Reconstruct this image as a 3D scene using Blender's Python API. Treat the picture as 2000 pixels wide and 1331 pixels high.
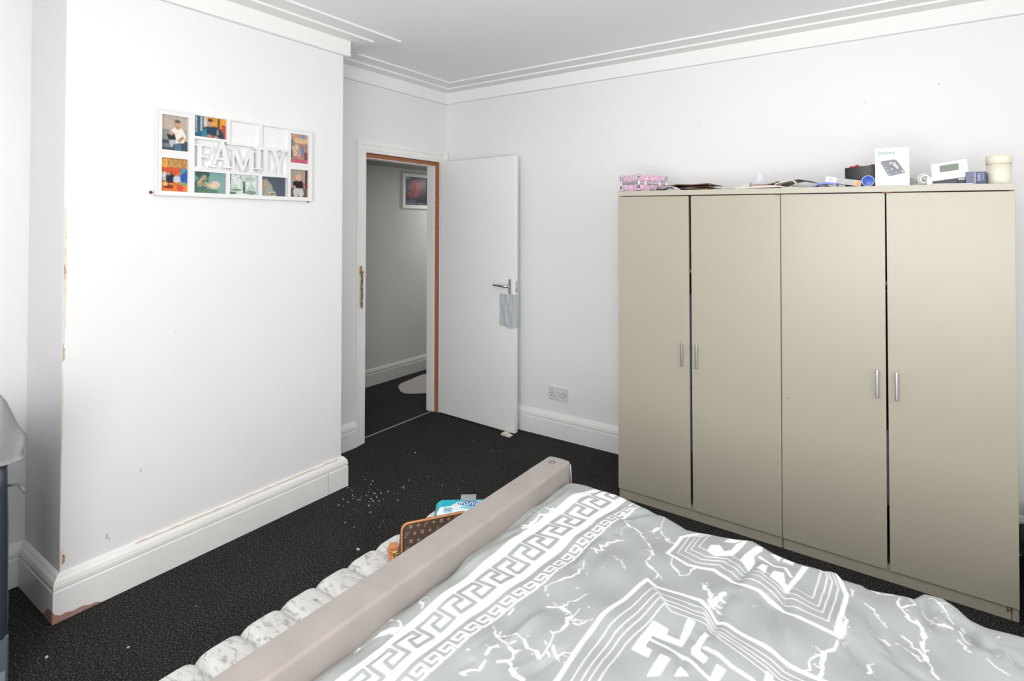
import bpy, bmesh, math, random
import numpy as np
from mathutils import Matrix, Vector

for o in list(bpy.data.objects):
    bpy.data.objects.remove(o, do_unlink=True)
SC = bpy.context.scene
COL = SC.collection

# ------------------------------------------------------------------ camera
YAW, TILT, ROLL = 0.604891, 0.0148804, 0.00171926
cam_d = bpy.data.cameras.new('camera')
cam = bpy.data.objects.new('camera', cam_d)
COL.objects.link(cam)
cam_d.sensor_width = 36.0
cam_d.lens = 1096.912 / 2000 * 36
cam_d.shift_y = -(665.5 - 421.535) / 2000
cam_d.clip_start = 0.02
_f = np.array([-math.sin(YAW), math.cos(YAW), 0]); _r = np.array([math.cos(YAW), math.sin(YAW), 0]); _u = np.array([0, 0, 1.0])
_f2 = _f * math.cos(TILT) + _u * math.sin(TILT); _u2 = -_f * math.sin(TILT) + _u * math.cos(TILT)
_r3 = _r * math.cos(ROLL) + _u2 * math.sin(ROLL); _u3 = -_r * math.sin(ROLL) + _u2 * math.cos(ROLL)
m = Matrix.Identity(4)
for i in range(3):
    m[i][0] = _r3[i]; m[i][1] = _u3[i]; m[i][2] = -_f2[i]
m[2][3] = 1.5
cam.matrix_world = m
SC.camera = cam

# ------------------------------------------------------------------ world, lights, exposure
SC.view_settings.view_transform = 'Standard'
SC.view_settings.look = 'None'
SC.view_settings.gamma = 1.0
SC.view_settings.use_curve_mapping = False
SC.view_settings.exposure = 0.05
w = bpy.data.worlds.new('World'); SC.world = w
w.use_nodes = True
w.node_tree.nodes['Background'].inputs[0].default_value = (0.85, 0.92, 1.0, 1)
w.node_tree.nodes['Background'].inputs[1].default_value = 1.0

def area_light(name, loc, size, size_y, power, rot, color=(1, 1, 1), shape='RECTANGLE', spread=180):
    d = bpy.data.lights.new(name, 'AREA'); d.shape = shape; d.size = size
    if shape in ('RECTANGLE', 'ELLIPSE'): d.size_y = size_y
    d.energy = power; d.color = color; d.spread = math.radians(spread)
    o = bpy.data.objects.new(name, d); o.location = loc; o.rotation_euler = rot
    COL.objects.link(o); return o

WIN_POWER, SIDE_POWER, LAMP_POWER, HALL_POWER = 79, 20, 7, 8.5
# fill lights set in two added windows, behind and right of the photographer
area_light('window_fill', (-0.1, -0.96, 1.45), 2.0, 1.5, WIN_POWER, (math.radians(90), 0, 0), (1.0, 0.995, 0.985))
area_light('side_window_fill', (1.26, 0.9, 1.6), 1.7, 1.2, SIDE_POWER, (math.radians(90), 0, math.radians(90)), (1.0, 0.995, 0.985))

# ------------------------------------------------------------------ helpers
def lin(c):
    if isinstance(c, str):
        c = c.lstrip('#'); c = tuple(int(c[i:i + 2], 16) for i in (0, 2, 4))
    return tuple((v / 255 / 12.92) if v / 255 <= 0.04045 else ((v / 255 + 0.055) / 1.055) ** 2.4 for v in c)

MATS = {}
def mat(name, color, rough=0.6, spec=0.5, metal=0.0, noise=None, bump=None, attr=None, alpha=None, trans=0.0, sheen=0.0, coat=0.0):
    """noise=(scale, amount, detail) varies the colour; bump=(scale, strength, distance)."""
    if name in MATS: return MATS[name]
    mt = bpy.data.materials.new(name); mt.use_nodes = True
    nt = mt.node_tree; b = nt.nodes['Principled BSDF']
    c = lin(color) if isinstance(color, str) else color
    b.inputs['Base Color'].default_value = (*c, 1)
    b.inputs['Roughness'].default_value = rough
    b.inputs['Specular IOR Level'].default_value = spec
    b.inputs['Metallic'].default_value = metal
    b.inputs['Transmission Weight'].default_value = trans
    b.inputs['Sheen Weight'].default_value = sheen
    b.inputs['Coat Weight'].default_value = coat
    if alpha is not None: b.inputs['Alpha'].default_value = alpha
    tc = nt.nodes.new('ShaderNodeTexCoord')
    src = None
    if attr:
        a = nt.nodes.new('ShaderNodeAttribute'); a.attribute_name = attr; src = a.outputs['Color']
        nt.links.new(src, b.inputs['Base Color'])
    if noise:
        n = nt.nodes.new('ShaderNodeTexNoise'); n.inputs['Scale'].default_value = noise[0]; n.inputs['Detail'].default_value = noise[2] if len(noise) > 2 else 3
        nt.links.new(tc.outputs['Object'], n.inputs['Vector'])
        r = nt.nodes.new('ShaderNodeMapRange'); r.inputs['From Min'].default_value = 0.3; r.inputs['From Max'].default_value = 0.7
        r.inputs['To Min'].default_value = 1 - noise[1]; r.inputs['To Max'].default_value = 1 + noise[1]
        nt.links.new(n.outputs['Fac'], r.inputs['Value'])
        mx = nt.nodes.new('ShaderNodeVectorMath'); mx.operation = 'SCALE'
        if src: nt.links.new(src, mx.inputs[0])
        else: mx.inputs[0].default_value = c
        nt.links.new(r.outputs['Result'], mx.inputs['Scale'])
        nt.links.new(mx.outputs[0], b.inputs['Base Color'])
    if bump:
        n2 = nt.nodes.new('ShaderNodeTexNoise'); n2.inputs['Scale'].default_value = bump[0]; n2.inputs['Detail'].default_value = 4
        nt.links.new(tc.outputs['Object'], n2.inputs['Vector'])
        bp = nt.nodes.new('ShaderNodeBump'); bp.inputs['Strength'].default_value = bump[1]; bp.inputs['Distance'].default_value = bump[2]
        nt.links.new(n2.outputs['Fac'], bp.inputs['Height']); nt.links.new(bp.outputs['Normal'], b.inputs['Normal'])
    MATS[name] = mt
    return mt

def origin(o):
    v = Vector((0, 0, 0))
    while o is not None:
        v = v + o.location; o = o.parent
    return v

class MB:
    """collects geometry in world coordinates for one mesh object"""
    def __init__(s): s.v = []; s.f = []; s.mi = []; s.sm = []
    def add(s, vs, fs, mi=0, smooth=False):
        b = len(s.v); s.v += [tuple(map(float, p)) for p in vs]
        for f in fs: s.f.append(tuple(b + i for i in f)); s.mi.append(mi); s.sm.append(smooth)
        return s
    def box(s, x0, x1, y0, y1, z0, z1, fn=None, mi=0):
        p = [(x0, y0, z0), (x1, y0, z0), (x1, y1, z0), (x0, y1, z0), (x0, y0, z1), (x1, y0, z1), (x1, y1, z1), (x0, y1, z1)]
        if fn: p = [fn(*q) for q in p]
        return s.add(p, [(0, 3, 2, 1), (4, 5, 6, 7), (0, 1, 5, 4), (1, 2, 6, 5), (2, 3, 7, 6), (3, 0, 4, 7)], mi)
    def prism(s, poly, fn, d0, d1, mi=0, smooth=False):
        """poly 2D points extruded between depth d0 and d1; fn(a,b,d) -> world"""
        n = len(poly)
        vs = [fn(a, b, d0) for a, b in poly] + [fn(a, b, d1) for a, b in poly]
        fs = [tuple(range(n - 1, -1, -1)), tuple(range(n, 2 * n))] + [(i, (i + 1) % n, n + (i + 1) % n, n + i) for i in range(n)]
        return s.add(vs, fs, mi, smooth)
    def tube(s, path, r, n=10, mi=0, cap=True, closed=False):
        P = [Vector(p) for p in path]; L = len(P)
        rs = r if isinstance(r, (list, tuple)) else [r] * L
        vs = []; up = None
        for i in range(L):
            if closed: t = (P[(i + 1) % L] - P[i - 1]).normalized()
            else: t = (P[min(i + 1, L - 1)] - P[max(i - 1, 0)]).normalized()
            if up is None: up = Vector((0, 0, 1)) if abs(t.z) < 0.9 else Vector((1, 0, 0))
            a = (up - t * up.dot(t)).normalized(); bb = t.cross(a); up = a
            for k in range(n):
                an = 2 * math.pi * k / n
                vs.append(P[i] + (a * math.cos(an) + bb * math.sin(an)) * rs[i])
        fs = []
        for i in range(L if closed else L - 1):
            j = (i + 1) % L
            for k in range(n): fs.append((i * n + k, i * n + (k + 1) % n, j * n + (k + 1) % n, j * n + k))
        if cap and not closed: fs += [tuple(range(n - 1, -1, -1)), tuple((L - 1) * n + k for k in range(n))]
        return s.add(vs, fs, mi, True)
    def lathe(s, prof, c, n=32, axis=None, mi=0):
        """prof [(r,h)], c base point, axis unit vector"""
        ax = Vector(axis or (0, 0, 1)).normalized()
        a = ax.orthogonal().normalized(); b = ax.cross(a); c = Vector(c); vs = []; fs = []
        for r, h in prof:
            for k in range(n):
                t = 2 * math.pi * k / n
                vs.append(c + ax * h + (a * math.cos(t) + b * math.sin(t)) * max(r, 1e-5))
        for i in range(len(prof) - 1):
            for k in range(n): fs.append((i * n + k, i * n + (k + 1) % n, (i + 1) * n + (k + 1) % n, (i + 1) * n + k))
        return s.add(vs, fs, mi, True)
    def blob(s, c, r, n=14, mi=0, seed=0, amp=0.0):
        rng = random.Random(seed); ph = [rng.uniform(0, 6) for _ in range(6)]
        vs = []; fs = []; m_ = n // 2
        for i in range(m_ + 1):
            th = math.pi * i / m_
            for k in range(n):
                p = 2 * math.pi * k / n
                d = (math.sin(th) * math.cos(p), math.sin(th) * math.sin(p), math.cos(th))
                q = 1 + amp * (math.sin(4 * d[0] + ph[0]) + math.sin(5 * d[1] + ph[1]) * math.sin(3 * d[2] + ph[2]))
                vs.append((c[0] + r[0] * d[0] * q, c[1] + r[1] * d[1] * q, c[2] + r[2] * d[2] * q))
        for i in range(m_):
            for k in range(n): fs.append((i * n + k, (i + 1) * n + k, (i + 1) * n + (k + 1) % n, i * n + (k + 1) % n))
        return s.add(vs, fs, mi, True)
    def build(s, name, mats, parent=None, bevel=0, segs=2, smooth=False, recalc=True):
        me = bpy.data.meshes.new(name)
        o0 = origin(parent)
        me.from_pydata([(x - o0.x, y - o0.y, z - o0.z) for x, y, z in s.v], [], s.f)
        for mt in (mats if isinstance(mats, (list, tuple)) else [mats]): me.materials.append(mt)
        me.polygons.foreach_set('material_index', s.mi)
        me.polygons.foreach_set('use_smooth', [smooth or q for q in s.sm])
        if recalc:
            bm = bmesh.new(); bm.from_mesh(me); bmesh.ops.recalc_face_normals(bm, faces=bm.faces); bm.to_mesh(me); bm.free()
        o = bpy.data.objects.new(name, me); COL.objects.link(o)
        if parent: o.parent = parent
        if bevel:
            bv = o.modifiers.new('bevel', 'BEVEL'); bv.width = bevel; bv.segments = segs; bv.limit_method = 'ANGLE'; bv.angle_limit = math.radians(40)
            for p in me.polygons: p.use_smooth = True
            wn = o.modifiers.new('wn', 'WEIGHTED_NORMAL'); wn.keep_sharp = False
        return o

def tag(o, label, cat, group=None):
    o['label'] = label; o['category'] = cat
    if group: o['group'] = group
    return o
def thing(name, loc, label, cat, group=None):
    o = bpy.data.objects.new(name, None); o.empty_display_size = 0.1; o.location = loc; COL.objects.link(o)
    return tag(o, label, cat, group)
def struct(o, label=None):
    o['kind'] = 'structure'
    if label: o['label'] = label
    return o

def grid_mesh(name, P, mats, parent=None, cols=None, smooth=True, flip=False):
    """P (ny,nx,3) world points; cols (ny,nx,3) linear colours"""
    ny, nx = P.shape[:2]; o0 = origin(parent)
    V = (P - np.array(o0)).reshape(-1, 3)
    i = np.arange(ny * nx).reshape(ny, nx)
    q = np.stack([i[:-1, :-1], i[:-1, 1:], i[1:, 1:], i[1:, :-1]], -1).reshape(-1, 4)
    if flip: q = q[:, ::-1]
    me = bpy.data.meshes.new(name)
    me.vertices.add(len(V)); me.vertices.foreach_set('co', V.astype(np.float32).ravel())
    me.loops.add(q.size); me.loops.foreach_set('vertex_index', q.astype(np.int32).ravel())
    me.polygons.add(len(q)); me.polygons.foreach_set('loop_start', np.arange(0, q.size, 4, dtype=np.int32))
    me.polygons.foreach_set('loop_total', np.full(len(q), 4, dtype=np.int32))
    me.polygons.foreach_set('use_smooth', np.full(len(q), smooth))
    if cols is not None:
        a = me.color_attributes.new('Col', 'FLOAT_COLOR', 'POINT')
        a.data.foreach_set('color', np.concatenate([cols.reshape(-1, 3), np.ones((ny * nx, 1))], 1).astype(np.float32).ravel())
    for mt in (mats if isinstance(mats, (list, tuple)) else [mats]): me.materials.append(mt)
    me.update(calc_edges=True); me.validate()
    o = bpy.data.objects.new(name, me); COL.objects.link(o)
    if parent: o.parent = parent
    return o

def in_poly(X, Y, poly):
    r = np.zeros(X.shape, bool); n = len(poly)
    for i in range(n):
        x0, y0 = poly[i]; x1, y1 = poly[(i + 1) % n]
        if y0 == y1: continue
        c = ((y0 > Y) != (y1 > Y)) & (X < (x1 - x0) * (Y - y0) / (y1 - y0) + x0)
        r ^= c
    return r

def paint(nx, ny, shapes, bg, noise=0.0, seed=1, ss=2, blur=0):
    """flat print: list of shapes in 0..1 (y down) -> (ny,nx,3) linear colours, top row first"""
    W_, H_ = nx * ss, ny * ss
    X, Y = np.meshgrid((np.arange(W_) + .5) / W_, (np.arange(H_) + .5) / H_)
    img = np.zeros((H_, W_, 3)); img[:] = lin(bg)
    for sh in shapes:
        k = sh[0]; c = np.array(lin(sh[-1]))
        if k == 'r': mk = (X >= sh[1]) & (X <= sh[3]) & (Y >= sh[2]) & (Y <= sh[4])
        elif k == 'e': mk = ((X - sh[1]) / sh[3]) ** 2 + ((Y - sh[2]) / sh[4]) ** 2 <= 1
        elif k == 'p': mk = in_poly(X, Y, sh[1])
        img[mk] = c
    img = img.reshape(ny, ss, nx, ss, 3).mean((1, 3))
    if noise:
        rng = np.random.default_rng(seed); a = rng.normal(0, noise * .5, (ny, nx, 1)); b = rng.normal(0, noise * .9, (ny // 3 + 1, nx // 3 + 1, 1)) + rng.normal(0, noise * .3, (ny // 3 + 1, nx // 3 + 1, 3))
        b = np.repeat(np.repeat(b, 3, 0), 3, 1)[:ny, :nx]
        img = np.clip(img * (1 + a + b), 0, 1)
    for _ in range(blur):
        q = np.pad(img, ((1, 1), (1, 1), (0, 0)), 'edge'); img = (q[:-2, 1:-1] + q[2:, 1:-1] + q[1:-1, :-2] + q[1:-1, 2:] + 2 * q[1:-1, 1:-1]) / 6
    return img

def print_panel(name, fn, nx, ny, cols, mt, parent):
    """fn(u,v)->world for u right, v down in 0..1"""
    P = np.zeros((ny, nx, 3))
    for j in range(ny):
        for i in range(nx): P[j, i] = fn(i / (nx - 1), j / (ny - 1))
    return grid_mesh(name, P, mt, parent, cols, smooth=False, flip=True)

def text_mb(body, size, fn, mb=None, mi=0, align='LEFT', shear=0.0, sx=1.0):
    """flat letters laid onto a surface through fn(a,b)->world"""
    cu = bpy.data.curves.new('t', 'FONT'); cu.body = body; cu.size = size; cu.align_x = align; cu.shear = shear; cu.resolution_u = 3
    to = bpy.data.objects.new('t', cu); COL.objects.link(to)
    me = bpy.data.meshes.new_from_object(to)
    mb = mb or MB()
    mb.add([fn(v.co.x * sx, v.co.y) for v in me.vertices], [tuple(p.vertices) for p in me.polygons], mi)
    bpy.data.objects.remove(to, do_unlink=True); bpy.data.curves.remove(cu); bpy.data.meshes.remove(me)
    return mb

def sweep(path, prof, closed=False):
    """plan path with the room on its left, profile of (distance from wall, height): mitred moulding"""
    n = len(path); mb = MB(); vs = []
    for i in range(n):
        p = Vector(path[i])
        def nrm(a, b):
            d = (Vector(b) - Vector(a)).normalized(); return Vector((-d.y, d.x))
        if closed or 0 < i < n - 1:
            n1 = nrm(path[i - 1], path[i]); n2 = nrm(path[i], path[(i + 1) % n]); mm = (n1 + n2) / (1 + n1.dot(n2))
        elif i == 0: mm = nrm(path[0], path[1])
        else: mm = nrm(path[-2], path[-1])
        for d, z in prof: vs.append((p.x + mm.x * d, p.y + mm.y * d, z))
    k = len(prof); fs = []
    for i in range(n if closed else n - 1):
        j = (i + 1) % n
        for q in range(k - 1): fs.append((i * k + q, j * k + q, j * k + q + 1, i * k + q + 1))
    if not closed: fs += [tuple(range(k)), tuple((n - 1) * k + q for q in range(k))]
    mb.add(vs, fs); return mb

# ------------------------------------------------------------------ materials of the shell
M_wall = mat('white_wall_paint', (0.865, 0.865, 0.868), 0.55, 0.3, noise=(2.2, 0.012), bump=(55, 0.05, 0.003))
M_ceil = mat('white_ceiling_paint', (0.96, 0.96, 0.965), 0.8, 0.2, noise=(1.5, 0.01))
M_trim = mat('white_gloss_trim', (0.92, 0.91, 0.895), 0.32, 0.4, noise=(6, 0.02), bump=(20, 0.04, 0.004))
M_cornice = mat('white_cornice_paint', (0.91, 0.91, 0.90), 0.6, 0.3)
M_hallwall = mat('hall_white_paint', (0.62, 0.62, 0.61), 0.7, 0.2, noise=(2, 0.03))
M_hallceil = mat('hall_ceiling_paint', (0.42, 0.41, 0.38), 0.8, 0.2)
M_wood = mat('bare_orange_wood', '#ad7656', 0.6, 0.3, noise=(60, 0.2))
M_plaster = mat('bare_plaster', '#e9dccb', 0.8, 0.2, noise=(90, 0.12))
M_oldpaint = mat('old_red_brown_paint', '#b08a80', 0.7, 0.2, noise=(120, 0.2))
M_chipedge = mat('chipped_brown', '#c9ad94', 0.8, 0.2, noise=(140, 0.25))
M_chrome = mat('satin_metal', (0.62, 0.62, 0.61), 0.22, 0.5, 1.0)
M_white = mat('white_plastic', (0.83, 0.83, 0.83), 0.35, 0.5)
M_dark = mat('black_hole', (0.01, 0.01, 0.01), 0.8, 0.2)

def carpet_mat():
    mt = bpy.data.materials.new('charcoal_carpet'); mt.use_nodes = True; nt = mt.node_tree; b = nt.nodes['Principled BSDF']
    tc = nt.nodes.new('ShaderNodeTexCoord')
    n1 = nt.nodes.new('ShaderNodeTexNoise'); n1.inputs['Scale'].default_value = 150; n1.inputs['Detail'].default_value = 3; n1.inputs['Roughness'].default_value = 0.7
    n2 = nt.nodes.new('ShaderNodeTexNoise'); n2.inputs['Scale'].default_value = 3; n2.inputs['Detail'].default_value = 3
    for n in (n1, n2): nt.links.new(tc.outputs['Object'], n.inputs['Vector'])
    r = nt.nodes.new('ShaderNodeValToRGB'); e = r.color_ramp.elements
    e[0].position = 0.36; e[0].color = (0.011, 0.011, 0.011, 1); e[1].position = 0.66; e[1].color = (0.13, 0.128, 0.122, 1)
    k = e.new(0.52); k.color = (0.026, 0.0255, 0.0245, 1)
    nt.links.new(n1.outputs['Fac'], r.inputs['Fac'])
    mr = nt.nodes.new('ShaderNodeMapRange'); mr.inputs['To Min'].default_value = 0.75; mr.inputs['To Max'].default_value = 1.25; nt.links.new(n2.outputs['Fac'], mr.inputs['Value'])
    s = nt.nodes.new('ShaderNodeVectorMath'); s.operation = 'SCALE'; nt.links.new(r.outputs['Color'], s.inputs[0]); nt.links.new(mr.outputs['Result'], s.inputs['Scale'])
    nt.links.new(s.outputs[0], b.inputs['Base Color']); b.inputs['Roughness'].default_value = 0.95; b.inputs['Specular IOR Level'].default_value = 0.1
    bp = nt.nodes.new('ShaderNodeBump'); bp.inputs['Strength'].default_value = 0.8; bp.inputs['Distance'].default_value = 0.004
    nt.links.new(n1.outputs['Fac'], bp.inputs['Height']); nt.links.new(bp.outputs['Normal'], b.inputs['Normal'])
    return mt
M_carpet = carpet_mat()

# ------------------------------------------------------------------ shell
XL, XR, YB, YR, ZC = -3.035, 1.2, 3.45, -0.9, 2.577       # left wall, right wall, back wall, rear wall, ceiling
CX, CY0, CY1 = -2.638, 0.795, 2.105                        # chimney breast
XH0, XH1 = -3.155, -4.055                                  # hall: back of door wall, far wall
OY0, OY1, OZ = 2.585, 3.385, 2.02                          # structural door opening
struct(MB().box(XH1, XR + .12, -1.0, 5.3, -0.06, 0).build('floor', M_carpet), 'charcoal carpet of room and hall')
struct(MB().box(XH0, XR + .12, YR - .1, YB + .12, ZC, ZC + .06).build('ceiling', M_ceil))
struct(MB().box(XL, XR + .12, YB, YB + .12, 0, ZC).build('wall_back', M_wall))
wl = MB()
wl.box(XH0, XL, YR - .1, OY0, 0, ZC); wl.box(XH0, XL, OY1, YB + .12, 0, ZC); wl.box(XH0, XL, OY0, OY1, OZ, ZC)
struct(wl.build('wall_left', M_wall))
chimney = struct(MB().box(XL + .0005, CX, CY0, CY1, 0, ZC - .0005).build('wall_chimney', M_wall, bevel=0.006), 'projecting chimney breast')
def window(nm, fn, u0, u1, z0, z1, loc):
    """fn(u, d, z): u along the wall, d depth from inside face outwards"""
    e = bpy.data.objects.new(nm, None); e.location = loc; COL.objects.link(e); struct(e, 'added window outside the view, holding a fill light')  # unseen window, added to carry a fill light
    um = (u0 + u1) / 2
    for u in (u0, um - .025, u1 - .05): MB().box(u, u + .05, .05, .11, z0, z1, fn).build('window_frame', M_white, e)
    for z in (z0, z1 - .05): MB().box(u0, u1, .05, .11, z, z + .05, fn).build('window_frame', M_white, e)
    for a, b in ((u0 + .05, um - .025), (um + .025, u1 - .05)): MB().box(a, b, .09, .095, z0 + .05, z1 - .05, fn).build('pane', mat('clear_glass', (1, 1, 1), 0.02, 0.5, trans=1.0), e)
wr = MB(); WX0, WX1, WZ0, WZ1 = -1.15, 0.95, 0.65, 2.25
wr.box(XL, WX0, YR - .12, YR, 0, ZC); wr.box(WX1, XR, YR - .12, YR, 0, ZC); wr.box(WX0, WX1, YR - .12, YR, 0, WZ0); wr.box(WX0, WX1, YR - .12, YR, WZ1, ZC)
struct(wr.build('wall_rear', M_wall))
window('added_window_1', lambda u, d, z: (u, YR - d, z), WX0, WX1, WZ0, WZ1, (-.1, YR - .05, WZ0))
ww = MB(); SY0, SY1, SZ0, SZ1 = 0.0, 1.8, 0.95, 2.25
ww.box(XR, XR + .12, YR - .12, SY0, 0, ZC); ww.box(XR, XR + .12, SY1, YB, 0, ZC); ww.box(XR, XR + .12, SY0, SY1, 0, SZ0); ww.box(XR, XR + .12, SY0, SY1, SZ1, ZC)
struct(ww.build('wall_right', M_wall))
window('added_window_2', lambda u, d, z: (XR + d, u, z), SY0, SY1, SZ0, SZ1, (XR + .05, .9, SZ0))

# hall beyond the door
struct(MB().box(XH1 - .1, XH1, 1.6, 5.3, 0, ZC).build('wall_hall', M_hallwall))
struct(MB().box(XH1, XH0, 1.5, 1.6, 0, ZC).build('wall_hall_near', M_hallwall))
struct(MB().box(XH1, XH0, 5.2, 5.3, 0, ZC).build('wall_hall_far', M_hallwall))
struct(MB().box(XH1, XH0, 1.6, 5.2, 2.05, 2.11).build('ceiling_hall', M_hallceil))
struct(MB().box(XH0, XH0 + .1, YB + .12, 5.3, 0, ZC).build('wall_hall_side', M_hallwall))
hp = [(.024, 0), (.024, .105), (.019, .112), (.022, .125), (.012, .146), (0, .152)]
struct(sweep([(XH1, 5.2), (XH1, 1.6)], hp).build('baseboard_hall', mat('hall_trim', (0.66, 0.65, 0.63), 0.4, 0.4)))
area_light('hall_fill', (-3.6, 4.75, 2.0), 0.25, 0.25, HALL_POWER, (0, 0, 0), (1, 0.97, 0.93))  # added lamp out of view, brightens the hall
hl = MB(); hl.lathe([(0.0, -.05), (.11, -.045), (.13, -.02), (.13, 0)], (-3.6, 4.75, 2.05))
tag(hl.build('added_hall_lamp', M_white), 'added round white lamp on the hall ceiling, out of view', 'lamp')

# cornice and frieze band around the room
plan = [(XR, YR), (XR, YB), (XL, YB), (XL, CY1), (CX, CY1), (CX, CY0), (XL, CY0), (XL, YR)]
cor = sweep(plan, [(.0, 2.556), (.12, 2.556), (.12, 2.567), (.23, 2.567), (.23, 2.5775), (0, 2.5775)], True).build('trim_1', M_cornice)
struct(cor, 'stepped white cornice strips around the ceiling')
fr = sweep(plan, [(0, 2.468), (.024, 2.468), (.026, 2.470), (.026, 2.557), (0, 2.557)], True).build('trim_2', M_cornice)
struct(fr, 'plain frieze band under the cornice')

# skirting boards
sk = [(.027, 0), (.027, .113), (.0235, .116), (.0235, .119), (.026, .124), (.026, .136), (.022, .150), (.014, .160), (.012, .164), (.008, .168), (.0, .172)]
struct(sweep([(XR, YR), (XR, YB), (XL, YB), (XL, YB - .003)], sk).build('baseboard_back', M_trim))
bch = struct(sweep([(XL, 2.528), (XL, CY1), (CX, CY1), (CX, CY0), (XL, CY0), (XL, YR), (XR, YR)], sk).build('baseboard_chimney', M_trim), 'moulded white skirting board around the chimney breast')

# worn paint: exposed patches with a shape of their own
def patch(name, pts, fn, m_, parent, th=.0012):
    return MB().prism(pts, lambda a, b, d: fn(a, b, d), 0, th).build(name, m_, parent)
fx = lambda a, b, d: (CX + .0005 + d, a, b)                 # on the chimney front
def jag(z0, z1, w, seed, n=26):
    rng = random.Random(seed); L = []; R = []
    for i in range(n + 1):
        z = z0 + (z1 - z0) * i / n; e = math.sin(math.pi * i / n) ** .5 if 0 < i < n else 0.1
        L.append((CY0 + .0015, z)); R.append((CY0 + .002 + w * e * rng.uniform(.35, 1), z + rng.uniform(-.006, .006)))
    return L + R[::-1]
patch('bare_plaster_strip', jag(1.00, 1.57, .009, 3), fx, M_plaster, chimney)
patch('bare_plaster_strip', jag(0.62, 0.94, .004, 4, 14), fx, M_plaster, chimney)
patch('bare_plaster_strip', jag(0.185, 0.262, .022, 5, 8), fx, M_plaster, chimney)
patch('paint_chip', [(.802, .200), (.810, .205), (.812, .222), (.807, .234), (.802, .236), (.804, .220)], fx, M_oldpaint, chimney, .0018)
patch('paint_chip', jag(1.285, 1.345, .008, 9, 6), fx, M_chipedge, chimney, .0018)
patch('paint_chip', jag(0.97, 1.035, .007, 11, 6), fx, M_chipedge, chimney, .0018)
for i, (y, z, s) in enumerate([(.949, .238, .010), (.958, .226, .005), (1.07, .46, .007), (1.62, 1.26, .003), (1.2, 1.02, .003)]):
    patch('scuff', [(y - s * .5, z - s), (y + s * .4, z - s * .8), (y + s * .5, z + s * .6), (y - s * .1, z + s * 1.3)], fx, mat('grey_scuff', '#c9c4bf', .8), chimney, .0008)
fs_ = lambda a, b, d: (CX + .0272 + d, a, b)                # on the skirting front
fl_ = lambda a, b, d: (a, CY0 - .0272 - d, b)               # on the skirting side facing the recess
patch('worn_patch', [(.7675, 0.001), (.925, .001), (.905, .012), (.885, .013), (.86, .021), (.83, .019), (.81, .026), (.79, .024), (.775, .034), (.7675, .05)], fs_, M_oldpaint, bch)
patch('worn_patch', [(CX + .0275, .001), (CX + .0275, .045), (CX + .005, .05), (CX - .02, .046), (CX - .05, .02), (CX - .075, .001)], fl_, M_oldpaint, bch)
rng = random.Random(8)
pts = []
for i in range(40):
    y = 1.05 + i * .026; pts.append((y, .1675 + rng.uniform(-.0005, .004)))
patch('rubbed_edge', [(1.05, .166)] + pts + [(2.07, .166)], lambda a, b, d: (CX + .006 + d, a, b), M_plaster, bch, .008)
for (y, dy) in ((1.995, .003),): MB().box(CX + .02, CX + .0278, y, y + dy * .5, .002, .118).build('joint_line', mat('joint_grey', '#b9b4ae', .8), bch)
for (z, px_) in ((1.5, 0), ):
    pass

# ------------------------------------------------------------------ door frame, threshold, door
arch = bpy.data.objects.new('trim_3', None); arch.location = (XL, 2.98, 0); COL.objects.link(arch); struct(arch, 'white moulded architrave around the doorway')
prof = [(0, .006), (.006, .010), (.016, .010), (.018, .014), (.034, .016), (.05, .014), (.053, .019), (.078, .022), (.085, .022)]   # across width, proud of wall
def arch_piece(name, f):
    """f(w, along, proud) for along 0..1"""
    mb = MB(); vs = []
    for al in (0, 1):
        vs += [f(w_, al, p_) for w_, p_ in prof] + [f(prof[-1][0], al, 0), f(0, al, 0)]
    k = len(prof) + 2
    mb.add(vs, [(i, (i + 1) % k, k + (i + 1) % k, k + i) for i in range(k)] + [tuple(range(k)), tuple(range(2 * k - 1, k - 1, -1))])
    return mb.build(name, M_trim, arch)
arch_piece('architrave_side', lambda w_, al, p_: (XL + p_, 2.612 - w_, 0 if al == 0 else 1.993 + w_))
arch_piece('architrave_side', lambda w_, al, p_: (XL + p_, 3.359 + w_, 0 if al == 0 else 1.993 + w_))
arch_piece('architrave_head', lambda w_, al, p_: (XL + p_, (2.612 - w_) if al == 0 else (3.359 + w_), 1.993 + w_))
jmb = bpy.data.objects.new('trim_4', None); jmb.location = (XL, 2.98, 0); COL.objects.link(jmb); struct(jmb, 'door lining with bare orange wood rebate')
for nm, y0, y1, z0, z1 in (('lining', 2.585, 2.61, 0, 2.02), ('lining', 3.36, 3.385, 0, 2.02), ('head_lining', 2.61, 3.36, 1.995, 2.02)):
    MB().box(-3.157, -3.0365, y0, y1, z0, z1).build(nm, M_trim, jmb)
MB().box(-3.074, -3.03, 3.3585, 3.362, 0, 1.995).build('bare_rebate', M_wood, jmb)
MB().box(-3.074, -3.03, 2.608, 2.6115, 0, 1.995).build('bare_rebate', M_wood, jmb)
MB().box(-3.074, -3.03, 2.612, 3.3585, 1.9935, 1.997).build('bare_rebate', M_wood, jmb)
MB().box(-3.15, -3.074, 3.346, 3.362, 0, 1.981).build('door_stop', M_trim, jmb, bevel=.002)
MB().box(-3.15, -3.074, 2.608, 2.624, 0, 1.981).build('door_stop', M_trim, jmb, bevel=.002)
MB().box(-3.15, -3.0745, 2.625, 3.345, 1.962, 1.997).build('door_stop', M_trim, jmb)
MB().box(-3.0744, -3.072, 2.612, 3.3583, 1.966, 1.9933).build('bare_rebate', M_wood, jmb)
struct(MB().box(-3.098, -3.084, 2.624, 3.347, 0, .005).build('trim_5', mat('grey_threshold', '#8d8a88', .45, .5), bevel=.002), 'thin grey carpet threshold strip')

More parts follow.
